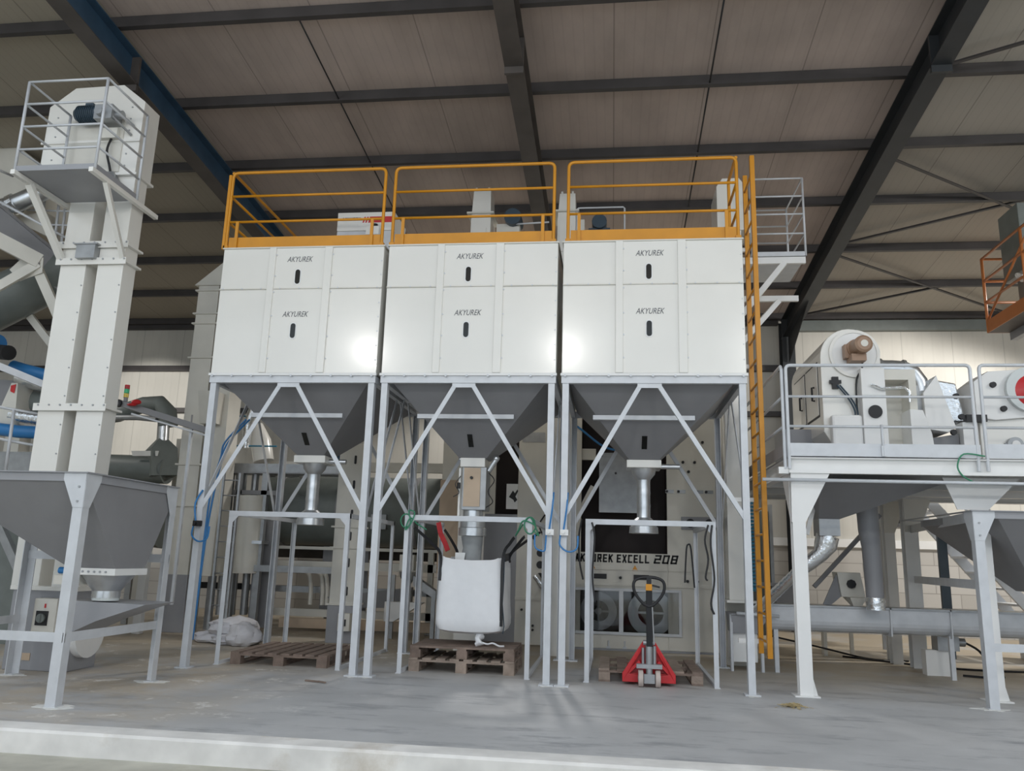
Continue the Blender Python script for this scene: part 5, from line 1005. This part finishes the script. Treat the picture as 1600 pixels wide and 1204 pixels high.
for k, (x0_, y0_) in enumerate(((70, 310), (92, 318), (102, 325))): part('railing_post', MB().tube([A(x0_, y0_, 10.3), A(x0_ - 6, y0_ + 55, 10.3)], .02, 8), SILVER, t)
for yy in (330, 352): part('railing_bar', MB().tube([A(40, yy - 2, 10.3), A(112, yy, 10.3)], .015, 8), SILVER, t)
for (p, q_) in (((-10, 262), (20, 275)), ((-10, 310), (110, 375))): part('railing_bar', MB().tube([A(*p, 9.0), A(*q_, 9.4)], .018, 8), SILVER, t)
part('white_tray', MB().plate([A(28, 338, 10.2), A(70, 330, 10.2), A(80, 372, 10.2), A(45, 355, 10.2)], (0, .3, 0)), CREAM2, t)
t = thing('grain_cleaner', 'cleaner at the left edge with a black motor, blue hoses and foil ducts', 'cleaner', (-8.0, 10.0, 0))
part('motor', MB().cyl(A(14, 551, 9.5), A(-20, 548, 9.7), .10, n=18), BLACK, t); part('motor_shell', MB().cyl(A(-4, 538, 9.7), A(-40, 530, 9.8), .14), BLUE, t, label='blue motor shell')
part('silver_beam', MB().bar(A(-30, 560, 9.4), A(72, 602, 9.8), .06, .09), SILVER, t); part('blue_hose', MB().tube([A(20, 572, 9.9), A(36, 577, 9.9), A(80, 588, 10)], .085, 12), BLUE, t, label='upper blue hose')
part('blue_hose', MB().tube([A(-20, 668, 9.7), A(30, 674, 9.7), A(70, 676, 9.8)], .085, 12), BLUE, t, label='lower blue hose')
part('dark_body', MB().plate([A(-30, 590, 10), A(30, 595, 10), A(25, 615, 10), A(-5, 640, 10), A(-30, 640, 10)], (0, .4, 0)), DKGREY, t)
part('white_hood', MB().plate([A(18, 598, 9.8), A(28, 598, 9.8), A(22, 665, 9.8), A(-12, 665, 9.8)], (0, .3, 0)), CREAM2, t); part('red_mark', MB().plate([A(17, 602, 9.79), A(25, 600, 9.79), A(22, 614, 9.79), A(16, 611, 9.79)], (0, .004, 0)), RED, t)
part('foil_duct', MB().tube([A(30, 590, 10), A(50, 597, 10), A(72, 602, 10)], .10, 12), CHROME, t); part('foil_duct', MB().tube([A(20, 650, 9.9), A(40, 653, 9.9), A(70, 657, 9.9)], .11, 12), CHROME, t); part('lower_drum', MB().cyl(A(25, 628, 10.2), A(90, 635, 10.3), .22), GREENG, t)
for yy in (640, 690): part('railing_bar', MB().tube([A(-20, yy - 8, 9.3), A(68, yy + 8, 9.5)], .018, 8), SILVER, t)
part('railing_post', MB().tube([A(22, 640, 9.3), A(8, 740, 9.3)], .02, 8), SILVER, t); part('base_box', MB().box(-8.6, 9.8, 0, -6.9, 10.6, 1.9), GREENG, t); part('slanted_leg', MB().bar(A(-10, 800, 9.5), A(35, 900, 9.5), .08, .10), STEEL, t)
part('lower_body', MB().box(-8.3, 9.75, 1.9, -7.0, 10.4, 2.45), STEEL, t)
# blower and duct line on the lit wall
t = thing('dust_duct', 'grey green dust duct with elbow and collector, before the lamp-lit wall', 'duct', (-8.5, 13.5, 0))
Y = 13.0
part('duct_pipe', MB().tube([A(140, 652, Y), A(185, 646, Y), A(225, 632, Y), A(250, 630, Y), A(262, 645, Y), A(263, 665, Y)], [.15, .15, .14, .14, .16, .16], 14), GREENG, t)
part('branch_pipe', MB().tube([A(180, 652, Y - .1), A(215, 652, Y - .1), A(245, 655, Y - .1)], .05, 10), STEEL, t)
part('neck', MB().tube([A(256, 660, Y), A(254, 690, Y)], [.10, .10], 14), GALV, t); part('collector_hood', MB().tube([A(254, 686, Y), A(252, 702, Y), A(252, 745, Y)], [.11, .30, .31], 4), GREENG, t)
part('long_drum', MB().tube([A(140, 730, Y), A(262, 734, Y)], .24, 20), GREENG, t); part('cream_patch', MB().plate([A(205, 704, Y - .26), A(248, 704, Y - .26), A(246, 712, Y - .26), A(207, 712, Y - .26)], (0, .01, 0)), CREAM, t)
[part('duct_stand', MB().box(xx, Y - .05, 0, xx + .1, Y + .05, 2.2), STEEL, t) for xx in (-9.2, -8.1)]; part('lower_drum', MB().cyl(A(170, 800, Y + .5), A(262, 812, Y + .5), .5, n=24), GREENG, t)
t = thing('cable_tray', 'inclined dark cable tray between the white elevator and the left bin', 'cable tray', A(250, 640, 11.2)); 
part('tray', MB().bar(A(183, 628, 10.9), A(322, 672, 11.3), .10, .09), DKGREY, t); part('tray_rail', MB().bar(A(205, 646, 10.88), A(322, 680, 11.28), .02, .025), SILVER, t); part('tray_tab', MB().box(*(A(299, 662, 11.2) - V((.01, .01, 0))), *(A(299, 650, 11.2) + V((.02, .01, .02)))), DKGREY, t)
part('tray_end', MB().ringc(A(182, 629, 10.8), A(186, 630, 10.9), .06, .035, 12), BLACK, t); part('hanger', MB().bar(A(300, 665, 11.25), A(300, 665, 11.25) + V((0, 0, -2.6)), .04, .04), SILVER, t)
t = thing('signal_tower', 'red, green and amber signal light on the cable tray beside the white elevator', 'signal light', A(196, 627, 10.9)); p = A(196, 627, 10.9)
part('base', MB().cyl(p, p + V((0, 0, .06)), .03), DKGREY, t)
for k, m in enumerate((SIGY, SIGG, RED)): part('lens', MB().cyl(p + V((0, 0, .06 + k * .065)), p + V((0, 0, .12 + k * .065)), .036), m, t)
t = solo('red_clamp', MB().sphere(A(213, 628, 10.85), .05, 10, 6, (1.6, 1, .8)).sphere(A(206, 632, 10.85), .04, 10, 6, (2, 1, .6)), RED, 'small red clamp on the cable tray near the signal light', 'clamp')
for px, Yp, z1, m, lab in ((262, 13.6, 3.2, CREAM2, 'tall pale post left of the weathered elevator'), (220, 12.6, 1.5, CREAM2, 'short pale post seen through the legs of the front hopper'), (228, 11.6, 1.35, WHITE, 'white flat post behind the front hopper chute'), (275, 15.0, 4.9, STEEL, 'tall grey post beside the weathered elevator')):
    x = at(px, 850, Y=Yp).x; solo('support_post', MB().box(x - .06, Yp, 0, x + .06, Yp + .1, z1), m, lab, 'post')
# steelwork, ladder and hoses behind the left bin
t = thing('pipe_platform', 'grey pipe platform with teal rails behind the left bin legs', 'platform', (-5.6, 12.4, 0)); Y = 12.6
part('platform_beam', MB().box(A(352, 745, Y).x, Y, 2.52, A(560, 745, Y).x, Y + .1, 2.66), STEEL, t); part('platform_plate', MB().box(A(352, 745, Y).x, Y, 2.5, A(560, 745, Y).x, Y + .38, 2.52), MIDGREY, t)
for px in (362, 378, 400): part('down_pipe', MB().tube([A(px, 740, Y + .2), A(px - 3, 770, Y + .2), A(px - 20, 960, Y + .2)], .06 if px != 378 else .09, 10), STEEL if px != 378 else GALV, t)
for zz in (2.95, 3.45): part('teal_rail', MB().tube([(A(348, 700, Y).x, Y, zz), (A(432, 700, Y).x, Y, zz)], .014, 6), TEAL, t)
part('white_cylinder', MB().tube([A(412, 720, Y + .3), A(408, 690, Y + .3), A(400, 665, Y + .3)], [.17, .17, .12], 16), CREAM, t); part('tank', MB().cyl(A(394, 775, Y + .1), A(385, 895, Y + .1), .26, .24, 18), CREAM2, t)
part('dark_rail', MB().box(A(330, 785, Y).x, Y, 2.15, A(430, 785, Y).x, Y + .08, 2.22), DKGREY, t); part('foil_pipe', MB().tube([A(402, 630, Y), A(388, 660, Y), A(384, 700, Y)], [.10, .08, .06], 12), CHROME, t)
part('cross_beam', MB().box(A(345, 895, Y).x, Y - .05, .93, A(520, 895, Y).x, Y + .05, 1.03), STEEL, t)
for px in (330, 360, 400): part('post', MB().box(A(px, 900, Y).x - .05, Y, 0, A(px, 900, Y).x + .05, Y + .09, 2.5), STEEL, t)
part('grey_cabinet', MB().box(A(385, 900, Y).x, Y + .2, .05, A(412, 900, Y).x, Y + .38, 1.75), DKGREY, t); part('tray_shelf', MB().box(A(372, 855, Y).x, Y - .1, 1.36, A(412, 855, Y).x, Y + .2, 1.41), GALV, t); part('black_beam', MB().box(A(310, 938, Y + .4).x, Y + .4, .62, A(380, 938, Y + .4).x, Y + .5, .72), BLACK, t)
t = thing('cat_ladder', 'narrow grey steel ladder behind the left bag frame', 'ladder', (A(350, 900, 11.6).x, 11.6, 0), None); x = A(350, 860, 11.6).x
for dx in (-.13, .13): part('stringer', MB().box(x + dx - .015, 11.6, .3, x + dx + .015, 11.64, 2.4), STEEL, t)
for k in range(9): part('rung', MB().cyl((x - .13, 11.62, .45 + k * .23), (x + .13, 11.62, .45 + k * .23), .01, n=6), STEEL, t)
[part('ladder_foot', MB().box(x + dx - .02, 11.6, 0, x + dx + .02, 11.64, .3), STEEL, t) for dx in (-.13, .13)]
for k, (dx, lab) in enumerate(((0, 'blue air hose running down behind the left leg of the left bin, left strand'), (.05, 'blue air hose running down behind the left leg of the left bin, right strand'))):
    rope('air_hose', [A(385, 655, 10.9) + V((dx, 0, 0)), A(352, 690, 10.9) + V((dx, 0, 0)), A(345, 715, 10.9) + V((dx * .5, 0, 0)), A(330, 765, 10.9) + V((dx, 0, 0)), A(318, 850, 10.9) + V((dx * .4, 0, 0)), V((A(300, 985, 10.9).x + dx * .4, 10.9, .03))], .014, BLUE, lab, 'hose', 'blue hoses')
t = thing('foil_elbow_line', 'bright foil duct and small motor behind the left bin hopper', 'duct', A(455, 735, 13.2)); part('foil_duct', MB().tube([A(435, 733, 13.0), A(455, 738, 13.0), A(470, 737, 13.0), A(480, 745, 13.0)], .09, 12), CHROME, t)
part('motor', MB().cyl(A(416, 738, 13.0), A(432, 738, 13.0), .08), STEEL, t)
